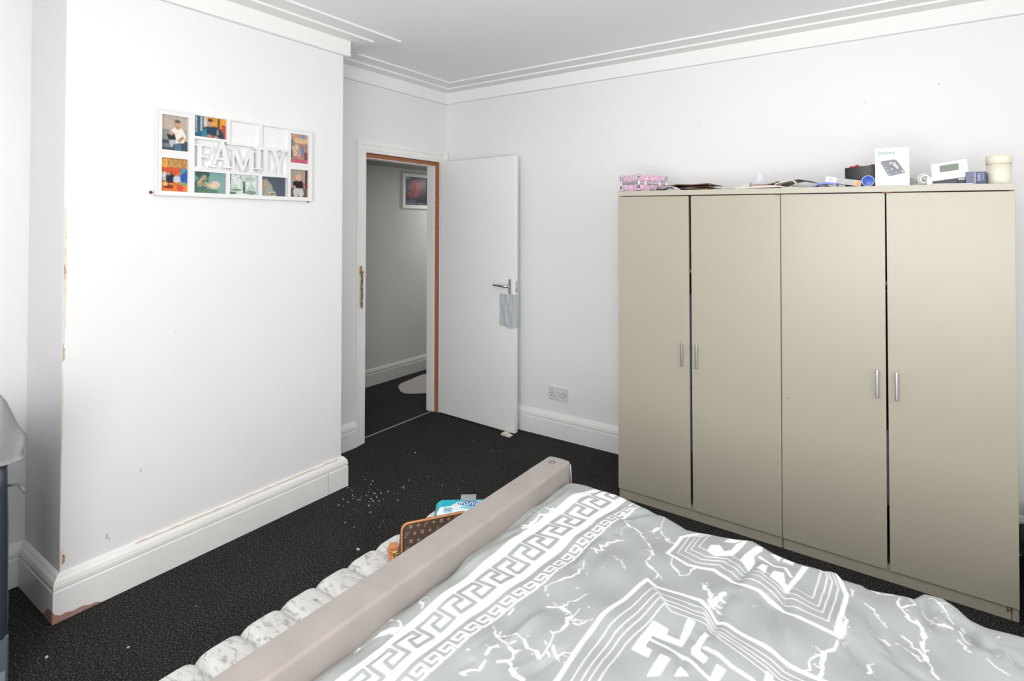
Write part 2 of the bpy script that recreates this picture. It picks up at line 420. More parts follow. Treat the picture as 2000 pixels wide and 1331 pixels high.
DH = Vector((-3.022, 3.352)); DL = Vector((-2.262, 3.312)); dt = (DL - DH).normalized(); dn = Vector((-dt.y, dt.x))
def D(s, d, z): return (DH.x + dt.x * s + dn.x * d, DH.y + dt.y * s + dn.y * d, z)      # s along leaf, d towards the wall
door = bpy.data.objects.new('door_1', None); door.location = D(0, .02, 0); COL.objects.link(door); struct(door, 'white flush door standing open')
M_door = mat('white_door_paint', (0.92, 0.92, 0.91), 0.38, 0.4, noise=(3, 0.015))
MB().box(.008, .757, 0, .04, .008, 1.992, D).build('leaf', M_door, door, bevel=.003)
hd = MB().box(.703, .744, -.006, 0, .998, 1.103, D).build('handle_plate', M_chrome, door, bevel=.004)
MB().box(.728, .746, -.009, .0005, .994, 1.108, D).build('plate_edge', M_white, hd, bevel=.003)
lv = MB().tube([D(.722, 0, 1.053), D(.722, -.04, 1.053), D(.712, -.052, 1.054), D(.69, -.055, 1.055), D(.60, -.05, 1.058)], [.009, .009, .0095, .009, .007], 12)
lv.build('lever', M_chrome, hd)
lt = MB().box(.7565, .7585, .009, .031, 1.01, 1.09, D).build('latch_plate', M_chrome, door)
MB().box(.758, .766, .014, .026, 1.04, 1.062, D).build('latch_bolt', M_chrome, lt, bevel=.002)
MB().box(.7583, .759, .018, .022, 1.012, 1.03, D).build('keyhole', M_dark, lt)
# pale plastic sheet stuck under the handle, wrapped over the leading edge
nx_, nz_ = 40, 44; P = np.zeros((nz_, nx_, 3)); rs = np.random.default_rng(4)
for j in range(nz_):
    for i in range(nx_):
        a = i / (nx_ - 1); b = j / (nz_ - 1); s = .622 + a * .176; z = .995 - b * .233
        z += (.008 if j == nz_ - 1 else 0) * math.sin(a * 9) - .012 * a * b
        bump_ = .003 + .0022 * math.sin(a * 19 + 2 * b) * math.sin(b * 9 + 1) + .004 * math.exp(-((a - .33 - .05 * math.sin(b * 8)) / .05) ** 2) * (1 - .5 * b) + .002 * math.exp(-((b - .48) / .02) ** 2) * (a < .38)
        if s < .760: P[j, i] = D(s, -bump_, z)
        else: P[j, i] = D(.7615 + .3 * bump_, (s - .760), z)
tag(grid_mesh('plastic_sheet', P, mat('pale_plastic', '#c3c9cd', .3, .5, noise=(30, .04)), None, flip=True), 'pale grey plastic sheet stuck on the open door below its handle', 'plastic sheet')
# cream scrap under the door's leading corner
wd = MB().prism([(0, 0), (.075, 0), (.085, .006), (.02, .022), (0, .012)], lambda a, b, d: (-2.345 + a, 3.255 + d - a * .12, b + .0005), 0, .045)
tag(wd.build('door_wedge', mat('cream_wedge', '#e2dccb', .6, noise=(60, .08)), bevel=.002), 'small cream wedge on the carpet at the open door', 'door wedge')

# brass chain hanging on the architrave
ch = thing('door_chain', (-3.01, 2.556, .93), 'rusty brass door chain hanging on the architrave', 'chain')
M_brass = mat('tarnished_brass', '#a98650', .45, .5, .7, noise=(200, .4))
cp = MB().box(-3.0185, -3.009, 2.545, 2.566, 1.165, 1.213).build('mounting_plate', M_brass, ch, bevel=.002)
cp.data.materials[0] = mat('dull_gold', '#c5a062', .5, .5, .5, noise=(150, .3))
MB().lathe([(0, .005), (.004, .004), (.005, 0)], (-3.009, 2.556, 1.198), 10, (1, 0, 0)).build('screw', M_brass, cp)
MB().box(-3.009, -3.0, 2.541, 2.572, 1.162, 1.178).build('hook', M_brass, cp, bevel=.003)
for i in range(14):
    z = 1.152 - i * .0163; pts = []
    for k in range(12):
        an = 2 * math.pi * k / 12; a, b = .0082 * math.cos(an), .0118 * math.sin(an)
        pts.append((-3.003 + (a if i % 2 else 0), 2.5575 + (0 if i % 2 else a) + .0015 * math.sin(i), z + b))
    MB().tube(pts, .0026, 6, closed=True).build('link', M_brass if i % 3 else mat('rusty_link', '#7a5a3c', .6, .4, .5), ch)

# double socket on the back wall
so = thing('wall_socket', (-1.985, YB, .26), 'white double power socket on the back wall', 'socket')
MB().box(-2.062, -1.907, YB - .009, YB, .262, .352).build('plate', mat('socket_plastic', (.72, .72, .72), .35), so, bevel=.003)
for cx in (-2.026, -1.944):
    for dx, dz, w_, h_ in ((0, .014, .004, .009), (-.011, -.008, .007, .004), (.011, -.008, .007, .004)):
        MB().box(cx + dx - w_ / 2, cx + dx + w_ / 2, YB - .0096, YB - .0085, .318 + dz - .02 - h_ / 2, .318 + dz - .02 + h_ / 2).build('pin_hole', M_dark, so)
for cx in (-2.003, -1.967): MB().box(cx - .008, cx + .008, YB - .012, YB - .0085, .322, .342).build('switch', M_white, so, bevel=.002)
for cx in (-2.047, -1.922): MB().lathe([(0, .0012), (.004, .001), (.0045, 0)], (cx, YB - .009, .307), 10, (0, -1, 0)).build('screw', mat('screw_grey', '#777777', .4, metal=.8), so)

# hall: white rug and a framed picture
rp = []
for k in range(28):
    an = 2 * math.pi * k / 28; q = 1 + .06 * math.sin(3 * an + 1) + .03 * math.sin(7 * an)
    rp.append((-3.60 + .30 * q * math.cos(an) , 3.98 + .40 * q * math.sin(an)))
tag(MB().prism(rp, lambda a, b, d: (a, b, d), .0005, .012).build('rug', mat('grey_fluffy_rug', (.52, .50, .48), .95, .1, noise=(90, .1), bump=(300, .6, .004)), bevel=.004), 'small pale rug on the hall carpet', 'rug')
hpic = thing('framed_picture', (XH1, 4.13, 1.66), 'white framed picture with dark blue and red print on the hall wall', 'picture')
fy0, fy1, fz0, fz1 = 3.945, 4.325, 1.655, 2.008
for nm, y0, y1, z0, z1 in (('frame_side', fy0, fy0 + .035, fz0, fz1), ('frame_side', fy1 - .035, fy1, fz0, fz1), ('frame_rail', fy0 + .035, fy1 - .035, fz0, fz0 + .035), ('frame_rail', fy0 + .035, fy1 - .035, fz1 - .035, fz1)):
    MB().box(XH1, XH1 + .02, y0, y1, z0, z1).build(nm, M_white, hpic, bevel=.002)
M_print = mat('printed_colours', (1, 1, 1), .35, .4, attr='Col')
img = paint(44, 44, [('e', .2, .3, .3, .3, '#2c3f5c'), ('r', 0, 0, .25, .1, '#8d9a94'), ('e', .75, .8, .3, .25, '#151a2a'), ('e', .45, .42, .27, .3, '#8a1f33'), ('e', .3, .6, .14, .16, '#701a30'), ('e', .62, .3, .12, .14, '#a32a3a'), ('e', .3, .9, .25, .1, '#33475f'), ('r', .05, .93, 1, .96, '#97958f')], '#1b2233', .3, 5, blur=2)
print_panel('print', lambda u, v: (XH1 + .010, fy0 + .035 + u * (fy1 - fy0 - .07), fz1 - .035 - v * (fz1 - fz0 - .07)), 44, 44, img, M_print, hpic)

# pendant bulb added above the view to even out the room light
LX, LY, LZ = -.8, 1.25, 2.24
lamp = thing('added_pendant', (LX, LY, ZC), 'added bare pendant bulb above the bed, out of view', 'lamp')
MB().lathe([(0, -.03), (.03, -.028), (.05, -.01), (.05, 0)], (LX, LY, ZC), 24).build('ceiling_rose', M_white, lamp)
MB().tube([(LX, LY, ZC - .02), (LX, LY, LZ + .09)], .004, 8).build('cord', M_white, lamp)
MB().lathe([(0, .10), (.018, .095), (.02, .05), (.018, .04)], (LX, LY, LZ), 20).build('bulb_holder', M_white, lamp)
mbulb = bpy.data.materials.new('lit_bulb'); mbulb.use_nodes = True
mbulb.node_tree.nodes['Principled BSDF'].inputs['Emission Color'].default_value = (1, .97, .92, 1); mbulb.node_tree.nodes['Principled BSDF'].inputs['Emission Strength'].default_value = 4
MB().lathe([(.014, .045), (.022, .02), (.03, -.005), (.026, -.025), (.013, -.036), (0, -.039)], (LX, LY, LZ), 24).build('bulb', mbulb, lamp)
ld = bpy.data.lights.new('pendant_fill', 'POINT'); ld.energy = LAMP_POWER; ld.shadow_soft_size = .12; ld.color = (1, .99, .975)
lo = bpy.data.objects.new('pendant_fill', ld); COL.objects.link(lo); lo.parent = lamp; lo.location = (0, 0, LZ - ZC)

# ------------------------------------------------------------------ two wardrobes side by side
WA = Vector((-1.276, 2.890)); WT = Vector((0.999495, -0.031769)); WN = Vector((0.031769, 0.999495))
def T(s): return 1.682 - .0141 * s                                     # height of the top surface
def W(s, d, z): return (WA.x + WT.x * s + WN.x * d, WA.y + WT.y * s + WN.y * d, z * T(s) / 1.672)
def W2(s, d, h): return (WA.x + WT.x * s + WN.x * d, WA.y + WT.y * s + WN.y * d, T(s) + h)
M_ward = mat('greige_laminate', (0.44, 0.405, 0.325), 0.33, 0.5, noise=(1.2, .015))
M_wardin = mat('wardrobe_inside', (0.20, 0.19, 0.17), 0.6, 0.3)
M_edge = mat('greige_edge', (0.50, 0.47, 0.40), 0.4, 0.45)
M_handle = mat('brushed_handle', (0.66, 0.67, 0.68), 0.3, 0.5, 1.0)
M_rust = mat('rust_mark', '#86604e', .8, .2, noise=(150, .4))
def wardrobe(s0, s1, sides, label):
    c = W((s0 + s1) / 2, .25, 0)
    r = thing('wardrobe', (c[0], c[1], 0), label, 'wardrobe', 'greige two-door wardrobes')
    MB().box(s0, s0 + .016, .017, .505, 0, 1.644, W).build('side_panel', M_ward, r)
    MB().box(s1 - .016, s1, .017, .505, 0, 1.644, W).build('side_panel', M_ward, r)
    MB().box(s0, s1, .497, .505, .065, 1.644, W).build('back_panel', M_wardin, r)
    MB().box(s0 - .002, s1 - .0005, -.006, .507, 1.6455, 1.672, W).build('top_panel', M_edge, r, bevel=.0015)
    MB().box(s0 + .016, s1 - .016, .02, .497, .05, .066, W).build('base_panel', M_wardin, r)
    MB().box(s0 + .016, s1 - .016, .02, .48, 1.25, 1.264, W).build('shelf', M_wardin, r)
    MB().tube([W(s0 + .016, .26, 1.2), W(s1 - .016, .26, 1.2)], .012).build('hanging_rail', M_handle, r)
    MB().box(s0 + .002, s1 - .002, .010, .026, 0.0, .07, W).build('plinth', M_ward, r)
    for (at, ab, bt, bb, hs) in sides:
        p = [(at, 1.6415), (ab, .052), (bb, .052), (bt, 1.6415)]
        dr = MB().prism(p, lambda a, b, d: W(a, d, b), 0, .016).build('door', M_ward, r, bevel=.0012)
        hb = MB()
        hb.box(hs - .006, hs + .006, -.026, -.018, .772, .892, W)
        h_ = hb.build('handle', M_handle, dr, bevel=.003)
        for z in (.785, .879): MB().box(hs - .004, hs + .004, -.02, 0, z - .005, z + .005, W).build('handle_post', M_handle, h_)
    return r
w1 = wardrobe(-.008, .8165, [(-.008, -.008, .3845, .391, .354), (.3965, .4035, .8160, .8160, .428)], 'greige two-door wardrobe nearer the doorway with a wide door gap')
w2 = wardrobe(.8185, 1.636, [(.8190, .8190, 1.2235, 1.2215, 1.1925), (1.2285, 1.2315, 1.636, 1.636, 1.2605)], 'greige two-door wardrobe at the right edge, under the white boxes')
for s, z, w_ in ((.812, 1.643, .014), (.830, 1.643, .006), (.803, 1.643, .006)):
    MB().box(s - w_ / 2, s + w_ / 2, -.0065, 0, z - .004, z + .001, W).build('hinge_screw', M_rust, w1)
MB().box(1.213, 1.240, -.0066, 0, 1.640, 1.6455, W).build('hinge_screw', M_rust, w2)
MB().box(1.243, 1.250, -.0066, 0, 1.6405, 1.6445, W).build('hinge_screw', M_rust, w2)
for i, (s, z, w_, h_) in enumerate([(1.600, .042, .003, .006), (1.608, .050, .004, .004), (1.606, .036, .006, .003), (1.614, .040, .003, .010), (1.613, .020, .002, .020), (1.602, .030, .003, .004)]):
    MB().box(s - w_, s + w_, .0094, .0101, z - h_, z + h_, W).build('rust_spot', M_rust, w2)
for s, z in ((.852, .52), (.80, .395), (.846, .70)):
    MB().box(s - .0025, s + .0025, -.0006, .0001, z - .002, z + .002, W).build('door_scuff', M_rust, w2 if s > .8185 else w1)
# garments seen through the door gaps
def garment(s0, s1, z0, z1, col, label, d0=.06):
    n = 14; v = []
    poly = [(s0 + (s1 - s0) * i / n, d0 + .008 * math.sin(i * 2.1 + s0 * 9)) for i in range(n + 1)] + [(s1 - (s1 - s0) * i / n, d0 + .40 + .01 * math.sin(i * 1.7)) for i in range(n + 1)]
    o = MB().prism(poly, lambda a, b, d: W(a, b, d), z0, z1).build('garment', mat('cloth_' + col[1:], col, .85, .2, noise=(40, .3)), bevel=.004)
    return tag(o, label, 'garment')
garment(.36, .45, .32, 1.13, '#8f9bc4', 'pale blue garment hanging in the gap of the wardrobe nearer the doorway')
garment(.30, .50, 1.268, 1.50, '#55575c', 'dark grey folded garment on the upper shelf behind the wide door gap')
garment(1.17, 1.29, .30, .62, '#b7a7b8', 'pale mauve garment in the gap of the right-hand wardrobe')

# ------------------------------------------------------------------ things on top of the wardrobes
def glitter():
    mt = bpy.data.materials.new('pink_glitter'); mt.use_nodes = True; nt = mt.node_tree; b = nt.nodes['Principled BSDF']
    tc = nt.nodes.new('ShaderNodeTexCoord'); v = nt.nodes.new('ShaderNodeTexVoronoi'); v.inputs['Scale'].default_value = 260
    nt.links.new(tc.outputs['Object'], v.inputs['Vector'])
    sp = nt.nodes.new('ShaderNodeSeparateColor'); nt.links.new(v.outputs['Color'], sp.inputs[0])
    r = nt.nodes.new('ShaderNodeValToRGB'); e = r.color_ramp.elements; r.color_ramp.interpolation = 'CONSTANT'
    e[0].position = 0; e[0].color = (*lin('#e3a9c0'), 1); e[1].position = .3; e[1].color = (*lin('#f3d3df'), 1)
    for p, c in ((.55, '#c3a3de'), (.72, '#fdf3f8'), (.9, '#d47f9f')):
        q = e.new(p); q.color = (*lin(c), 1)
    nt.links.new(sp.outputs[0], r.inputs['Fac']); nt.links.new(r.outputs['Color'], b.inputs['Base Color'])
    b.inputs['Roughness'].default_value = .3; b.inputs['Metallic'].default_value = .1
    return mt
M_glit = glitter()
M_silver = mat('polished_silver', (0.72, 0.73, 0.75), .2, .5, 1.0)
def CF(p, q, h): return W2(.10 - .92 * p + .4 * q, .03 + .4 * p + .92 * q, h)
case = thing('vanity_case', W2(.10, .1, 0), 'pink glitter vanity case with silver edges at the left end of wardrobe top', 'case')
LP, LQ = .150, .215
MB().box(.002, LP, .002, LQ, .0005, .043, CF).build('body', M_glit, case, bevel=.008)
MB().box(.002, LP, .002, LQ, .049, .094, CF).build('lid', M_glit, case, bevel=.02, segs=4)
MB().box(.0, LP + .002, .0, LQ + .002, .041, .052, CF).build('metal_band', M_silver, case, bevel=.002)
for p, q in ((.004, .004), (LP - .004, .004), (.004, LQ - .004)):
    MB().tube([CF(p, q, .004), CF(p, q, .09)], .0075, 10).build('corner_edge', M_silver, case)
    for h in (.0105, .086): MB().blob(CF(p, q, h), (.0105, .0105, .0098), 10).build('corner_cap', M_silver, case)
MB().box(-.004, .001, .045, .062, .030, .066, CF).build('latch', M_silver, case, bevel=.002)
MB().box(-.005, .001, .150, .166, .030, .062, CF).build('latch', M_silver, case, bevel=.002)
MB().tube([CF(-.002, .078, .038), CF(-.012, .085, .014), CF(-.012, .135, .012), CF(-.002, .142, .038)], .003, 8).build('handle', M_silver, case)

def slab(s0, s1, d0, d1, prof, th):
    """thin bent sheet: prof list of (fraction, height)"""
    mb = MB(); n = len(prof); vs = []
    for f, h in prof:
        s = s0 + (s1 - s0) * f; vs += [W2(s, d0, h), W2(s, d1, h), W2(s, d0, h + th), W2(s, d1, h + th)]
    fs = []
    for i in range(n - 1):
        a, b = i * 4, i * 4 + 4
        fs += [(a, b, b + 1, a + 1), (a + 2, a + 3, b + 3, b + 2), (a, a + 2, b + 2, b), (a + 1, b + 1, b + 3, a + 3)]
    fs += [(0, 1, 3, 2), (4 * n - 4, 4 * n - 2, 4 * n - 1, 4 * n - 3)]
    return mb.add(vs, fs)
M_brown = mat('brown_leather', '#6b4d3f', .5, .4, noise=(40, .25))
M_cream = mat('cream_paper', '#e9e2d3', .6, .3, noise=(30, .03))
M_paper = mat('white_paper', (.82, .82, .82), .6, .3)
fo = thing('document_folder', W2(.34, .2, 0), 'worn brown document folder beside the pink glitter case', 'folder')
slab(.235, .463, .10, .30, [(0, .0005), (.5, .0005), (1, .0005)], .004).build('back_cover', mat('olive_board', '#7d7458', .6), fo)
slab(.225, .455, .11, .30, [(0, .020), (.35, .012), (.7, .010), (1, .008)], .004).build('inner_flap', mat('tan_leather', '#9a7763', .5, noise=(40, .2)), fo)
slab(.21, .465, .105, .31, [(0, .022), (.3, .033), (.62, .030), (.95, .034), (1, .030)], .005).build('front_cover', M_brown, fo)
slab(.28, .468, .103, .30, [(0, .008), (.4, .016), (.8, .020), (1, .016)], .003).build('inner_flap', M_brown, fo)
MB().tube([W2(.452, .102, .034), W2(.464, .101, .026), W2(.468, .101, .012)], .003, 8).build('spine', M_brown, fo)
lf = thing('leaflet', W2(.24, .06, 0), 'folded white leaflet with dark print leaning on the brown folder', 'leaflet')
slab(.175, .315, .03, .095, [(0, .0005), (.35, .010), (.7, .022), (.82, .018), (1, .002)], .0025).build('sheet', M_paper, lf)
slab(.20, .262, .0292, .0298, [(0, .0012), (1, .003)], .010).build('print', mat('dark_print', '#3a3b40', .5), lf)
slab(.165, .22, .028, .09, [(0, .0005), (1, .003)], .003).build('sheet', mat('plum_paper', '#6f5a5e', .5), lf)

def one(name, mb, m_, label, cat, bevel=0, group=None, smooth=False): return tag(mb.build(name, m_, bevel=bevel, smooth=smooth), label, cat, group)
one('booklet', slab(.565, .80, .05, .22, [(0, .0005), (.2, .003), (.6, .006), (1, .007)], .007), M_cream, 'flat cream booklet lying in the middle of the wardrobe top', 'booklet')
one('paper_stack', slab(.595, .672, .20, .38, [(0, .0005), (1, .004)], .034), mat('ivory_paper', '#e4e4d6', .6), 'ivory stack of papers behind the cream booklet', 'papers')
one('leaflet', slab(.556, .60, .035, .10, [(0, .0005), (1, .0015)], .004), mat('grey_leaflet', '#a29c90', .6), 'grey leaflet poking out under the cream booklet', 'leaflet')
nb = thing('notebook', W2(.72, .15, 0), 'pink notebook with a dark cover on the cream booklet', 'notebook')
slab(.672, .78, .09, .22, [(0, .0145), (1, .0145)], .006).build('pages', mat('pink_pages', '#d9aebc', .6), nb)
slab(.664, .788, .088, .225, [(0, .020), (.15, .021), (.6, .022), (.85, .028), (1, .034)], .004).build('cover', mat('taupe_cover', '#8f8683', .6), nb)
MB().tube([W2(.664, .09, .012), W2(.662, .09, .022), W2(.668, .09, .034)], .003, 8).build('spine', mat('taupe_cover', '#8f8683', .6), nb)
ncurl = 16; P = np.zeros((10, ncurl, 3))
for j in range(10):
    for i in range(ncurl):
        a = i / (ncurl - 1); b = j / 9; hh = .027 + .066 * b ** 1.6 * (1 - a) ** .9 + .004 * b; P[j, i] = W2(.674 + .012 * b + (.075 - .035 * b) * a, .10 + .10 * b - .03 * b * b, hh)
tag(grid_mesh('paper_sheet', P, mat('lilac_paper', '#dcdbe6', .6)), 'white sheet curling upwards on the pink notebook', 'paper')
env = thing('envelope', W2(.83, .08, 0), 'torn cream envelope with its flap folded open', 'envelope')
slab(.785, .885, .045, .135, [(0, .012), (.3, .004), (.7, .002), (1, .0005)], .004).build('body', M_cream, env)
slab(.782, .872, .05, .135, [(0, .020), (.4, .030), (.85, .038), (1, .022)], .003).build('flap', M_cream, env)
gf = thing('grey_folder', W2(.90, .2, 0), 'grey plastic folder bowing upwards behind the cream envelope', 'folder')
slab(.79, .985, .14, .32, [(0, .020), (.2, .040), (.42, .047), (.7, .036), (1, .014)], .003).build('top_cover', mat('grey_plastic', '#8f9292', .4), gf)
slab(.84, .985, .142, .32, [(0, .0005), (1, .0005)], .020).build('pages', mat('grey_pages', '#b7bab8', .6), gf)
pk = MB()
for k in range(7):
    pass
pkm = thing('blue_packet', W2(1.0, .06, 0), 'shiny blue packet lying in front of the grey folder', 'packet')
slab(.958, 1.042, .025, .10, [(0, .002), (.12, .012), (.5, .016), (.85, .014), (1, .006)], .008).build('body', mat('shiny_blue', '#1f53b5', .18, .6), pkm, smooth=False)
slab(.945, .962, .03, .09, [(0, .004), (1, .006)], .002).build('crimped_end', mat('pale_blue', '#7fa9d8', .3), pkm)
def tilt(s0, z0, ang, d0, d1):
    c, s_ = math.cos(ang), math.sin(ang)
    return lambda a, b, d: (lambda q: (q[0], q[1], q[2] + z0 + a * s_ + b * c))(W2(s0 + a * c - b * s_, d0 + d * (d1 - d0), 0))
sb = thing('slim_carton', W2(1.06, .09, 0), 'slim grey carton with an orange end tilted against the black tub', 'carton')
f_ = tilt(.995, .026, math.radians(-10), .055, .115)
MB().box(.0, .042, 0, .026, 0, 1, lambda a, b, d: f_(a, b, d)).build('white_end', M_white, sb)
MB().box(.042, .112, 0, .0262, 0, 1, lambda a, b, d: f_(a, b, d)).build('sleeve', mat('grey_card', '#b3b5b4', .5), sb)
MB().box(.112, .138, 0, .026, 0, 1, lambda a, b, d: f_(a, b, d)).build('orange_end', mat('pale_card', '#ddd6c8', .5), sb)
MB().box(.115, .134, .003, .022, -.02, 0, lambda a, b, d: f_(a, b, d)).build('orange_square', mat('soft_orange', '#e8a771', .5), sb)
text_mb('Mi', .016, lambda a, b: f_(.014 + a, .008 + b, -.01)).build('print', mat('grey_print', '#8c8e90', .5), sb)
tub = thing('black_tub', W2(1.13, .2, 0), 'black plastic tub holding red balls behind the blue disc', 'tub')
tp = [(1.058, .22), (1.064, .15), (1.09, .13), (1.16, .125), (1.195, .135), (1.215, .18), (1.21, .25), (1.17, .28), (1.10, .275)]
tb = MB(); N_ = len(tp); cs, cd = 1.135, .20
vs = [W2(a, b, .0005) for a, b in tp] + [W2(a + (a - cs) * .02, b, .098 + (.004 if a > 1.1 else -.004)) for a, b in tp] + [W2(cs + (a - cs) * .93, cd + (b - cd) * .93, .095) for a, b in tp] + [W2(cs + (a - cs) * .9, cd + (b - cd) * .9, .05) for a, b in tp]
fs = [tuple(range(N_ - 1, -1, -1))]
for L_ in range(3): fs += [(L_ * N_ + i, L_ * N_ + (i + 1) % N_, (L_ + 1) * N_ + (i + 1) % N_, (L_ + 1) * N_ + i) for i in range(N_)]
fs += [tuple(3 * N_ + i for i in range(N_))]
tb.add(vs, fs).build('tub_wall', mat('black_plastic', (.022, .022, .024), .4, .5), tub, bevel=.003)
MB().blob(W2(1.172, .122, .060), (.003, .002, .003), 8).build('rivet', M_chrome, tub)
M_red = mat('red_foam', '#c9303a', .6, .3)
for i, (s, d, h, r_) in enumerate([(1.088, .17, .092, .013), (1.110, .16, .097, .012), (1.128, .19, .093, .012), (1.170, .165, .094, .016), (1.195, .20, .090, .014)]):
    lab = ['leftmost red ball sticking out of the black tub', 'second red ball from the left in the black tub', 'low red ball in the middle of the black tub', 'red ball in the black tub next to the white carton', 'red ball at the right rear of the black tub'][i]
    tag(MB().blob(W2(s, d, h), (r_, r_, r_ * .9), 14).build('red_ball', M_red), lab, 'ball', 'red balls in the tub')
bl = thing('blue_disc', W2(1.161, .04, 0), 'round blue disc with a pale rim standing before the black tub', 'disc')
ax_ = Vector(W2(1.161, 0, 0)) - Vector(W2(1.161, .1, 0)); ax_ = (ax_ + Vector((.0, 0, .012))).normalized()
MB().lathe([(0, 0), (.0240, 0), (.0245, .004), (.0235, .009), (.0215, .009), (.0212, .0065)], W2(1.161, .045, .0245), 36, ax_).build('rim', mat('pale_lilac', '#c9d2ec', .35), bl)
MB().lathe([(.0213, .0066), (.016, .0085), (0, .009)], W2(1.161, .045, .0245), 36, ax_).build('cap', mat('royal_blue', '#2450b4', .3), bl)

# white carton with printed front
wb = thing('white_carton', W2(1.247, .06, 0), 'tall white carton printed with a grey blood pressure monitor', 'carton')
WB0, WB1, WBH = 1.188, 1.309, .163
MB().box(WB0, WB1, .03, .095, .0005, WBH, W2).build('carton_body', mat('white_card', (.74, .74, .755), .35, .4), wb, bevel=.001)
def BF(u, v, e=0): return W2(WB0 + u * (WB1 - WB0), .0296 - e, WBH * (1 - v))
img = paint(70, 94, [('p', [(.14, .41), (.24, .36), (.6, .345), (.94, .70), (.93, .76), (.45, .86), (.36, .84)], '#d5d6dc'), ('p', [(.15, .39), (.24, .35), (.6, .335), (.9, .64), (.9, .70), (.45, .79), (.38, .78)], '#ebebee'),
    ('p', [(.165, .375), (.20, .345), (.55, .305), (.63, .325), (.87, .625), (.86, .665), (.46, .74), (.39, .725), (.36, .69)], '#777a82'),
    ('p', [(.40, .40), (.60, .365), (.76, .55), (.54, .60)], '#6d7079'),
    ('r', .43, .385, .50, .40, '#d9dbe2'), ('e', .45, .42, .025, .02, '#cfd1d8'), ('e', .56, .41, .05, .03, '#d2d4db'), ('e', .56, .41, .025, .015, '#6d7079'), ('e', .58, .455, .05, .03, '#d9dbe2'), ('e', .58, .455, .02, .014, '#6d7079'), ('e', .63, .495, .045, .03, '#d9dbe2'), ('e', .62, .495, .02, .014, '#6d7079'), ('e', .66, .535, .04, .02, '#bfc1c9'),
    ('e', .50, .555, .018, .014, '#ffffff'), ('e', .80, .62, .03, .018, '#d5d6dc'), ('e', .43, .69, .03, .014, '#b9bbc2'), ('e', .62, .655, .03, .012, '#a5a7ae'), ('r', .25, .39, .29, .40, '#a8aab2'), ('r', .26, .44, .32, .45, '#a8aab2'), ('r', .29, .50, .34, .515, '#c5c7ce'), ('r', .34, .58, .40, .60, '#c5c7ce')], '#e2e2e6', 0, 1)
print_panel('front_print', lambda u, v: BF(u, v), 70, 94, img, M_print, wb)
text_mb('Jophry', .0225, lambda a, b: BF(.10 + a / (WB1 - WB0), .165 - b / WBH, .0004)).build('lettering', mat('teal_print', '#3f9ea6', .5), wb)
one('paper_sheet', MB().prism([(1.30, .0005), (1.365, .026), (1.33, .034), (1.30, .042)], lambda a, b, d: W2(a, .11 + d, b), 0, .003), mat('grey_sheet', '#a9a7a3', .6), 'grey sheet leaning between the white carton and the coiled lead', 'paper')
cb = MB(); pts = []
for k in range(40):
    t_ = k / 39; an = t_ * 4.2 * math.pi
    pts.append(W2(1.352 + .018 * math.cos(an) + .015 * t_, .08 + .012 * math.sin(an * .5), .030 + .022 * math.sin(an) * (1 - .4 * t_) - .004 * t_))
cb.tube(pts, .0032, 8)
cab = thing('coiled_lead', W2(1.36, .08, 0), 'white coiled charger lead beside the digital display unit', 'cable')
cb.build('lead', M_white, cab)
MB().box(1.366, 1.386, .06, .085, .0005, .034, W2).build('plug', M_white, cab, bevel=.003)
# digital display unit leaning on a dark cradle
th = thing('display_unit', W2(1.44, .08, 0), 'white digital display unit with a grey screen, tilted on papers', 'display')
ca, sa = math.cos(math.radians(8)), math.sin(math.radians(8)); lean = .35
def TF(a, b, d): return W2(1.383 + a * ca - b * sa * .4, .055 + b * lean * .6 + d, .016 + a * sa + b * ca)
MB().box(0, .122, 0, .076, 0, .026, lambda a, b, c: TF(a, b, c)).build('casing', mat('white_casing', (.80, .80, .80), .35), th, bevel=.006, segs=3)
MB().box(.030, .092, .034, .062, -.0008, .001, lambda a, b, c: TF(a, b, c)).build('screen', mat('lcd_grey_green', '#80897f', .2, .5), th)
for a in (.010, .020): MB().box(a, a + .006, .036, .040, -.0012, .001, lambda p, q, r_: TF(p, q, r_)).build('button', mat('button_grey', '#cfcfcf', .5), th)
for b in (.036, .044, .052): MB().box(.098, .110, b, b + .005, -.0012, .001, lambda p, q, r_: TF(p, q, r_)).build('button', mat('button_grey', '#cfcfcf', .5), th)
MB().box(.10, .112, .012, .016, -.0008, .001, lambda p, q, r_: TF(p, q, r_)).build('badge', mat('button_grey', '#cfcfcf', .5), th)
one('cradle', MB().box(1.377, 1.47, .085, .125, .0005, .034, W2), mat('dark_plastic', '#3d3f46', .4), 'dark plastic block propping up the digital display unit', 'stand', .003)
one('card', MB().box(1.385, 1.445, .03, .08, .0005, .006, W2), M_cream, 'cream card flat under the front of the display unit', 'card')
one('card', MB().box(1.438, 1.515, .022, .09, .0005, .005, W2), mat('lilac_card', '#dcd8ea', .5), 'pale lilac card between the cream card and the navy carton', 'card')
one('leaflet', MB().box(1.46, 1.50, .09, .16, .0005, .022, W2), mat('slate_card', '#4c5767', .5), 'slate blue packet behind the lilac card', 'packet', .001)
nv = thing('navy_carton', W2(1.525, .08, 0), 'small navy blue carton marked 100% beside the cream canister', 'carton')
MB().box(1.493, 1.5565, .05, .115, .0005, .051, W2).build('carton_body', mat('navy_card', '#2d3a63', .4), nv, bevel=.001)
MB().box(1.4935, 1.522, .0494, .0501, .002, .0495, W2).build('faded_panel', mat('slate_print', '#69708a', .5), nv)
MB().box(1.521, 1.5225, .049, .0501, .002, .0495, W2).build('white_line', M_paper, nv)
nvp = text_mb('100%', .0165, lambda a, b: W2(1.5285 + b, .0488, .048 - a), sx=.95)
nvp.build('lettering', mat('pale_blue_print', '#c4cfe8', .5), nv)
text_mb('QUALITY', .005, lambda a, b: W2(1.5475 + b, .0488, .047 - a)).build('lettering', mat('pale_blue_print', '#c4cfe8', .5), nv) if False else None
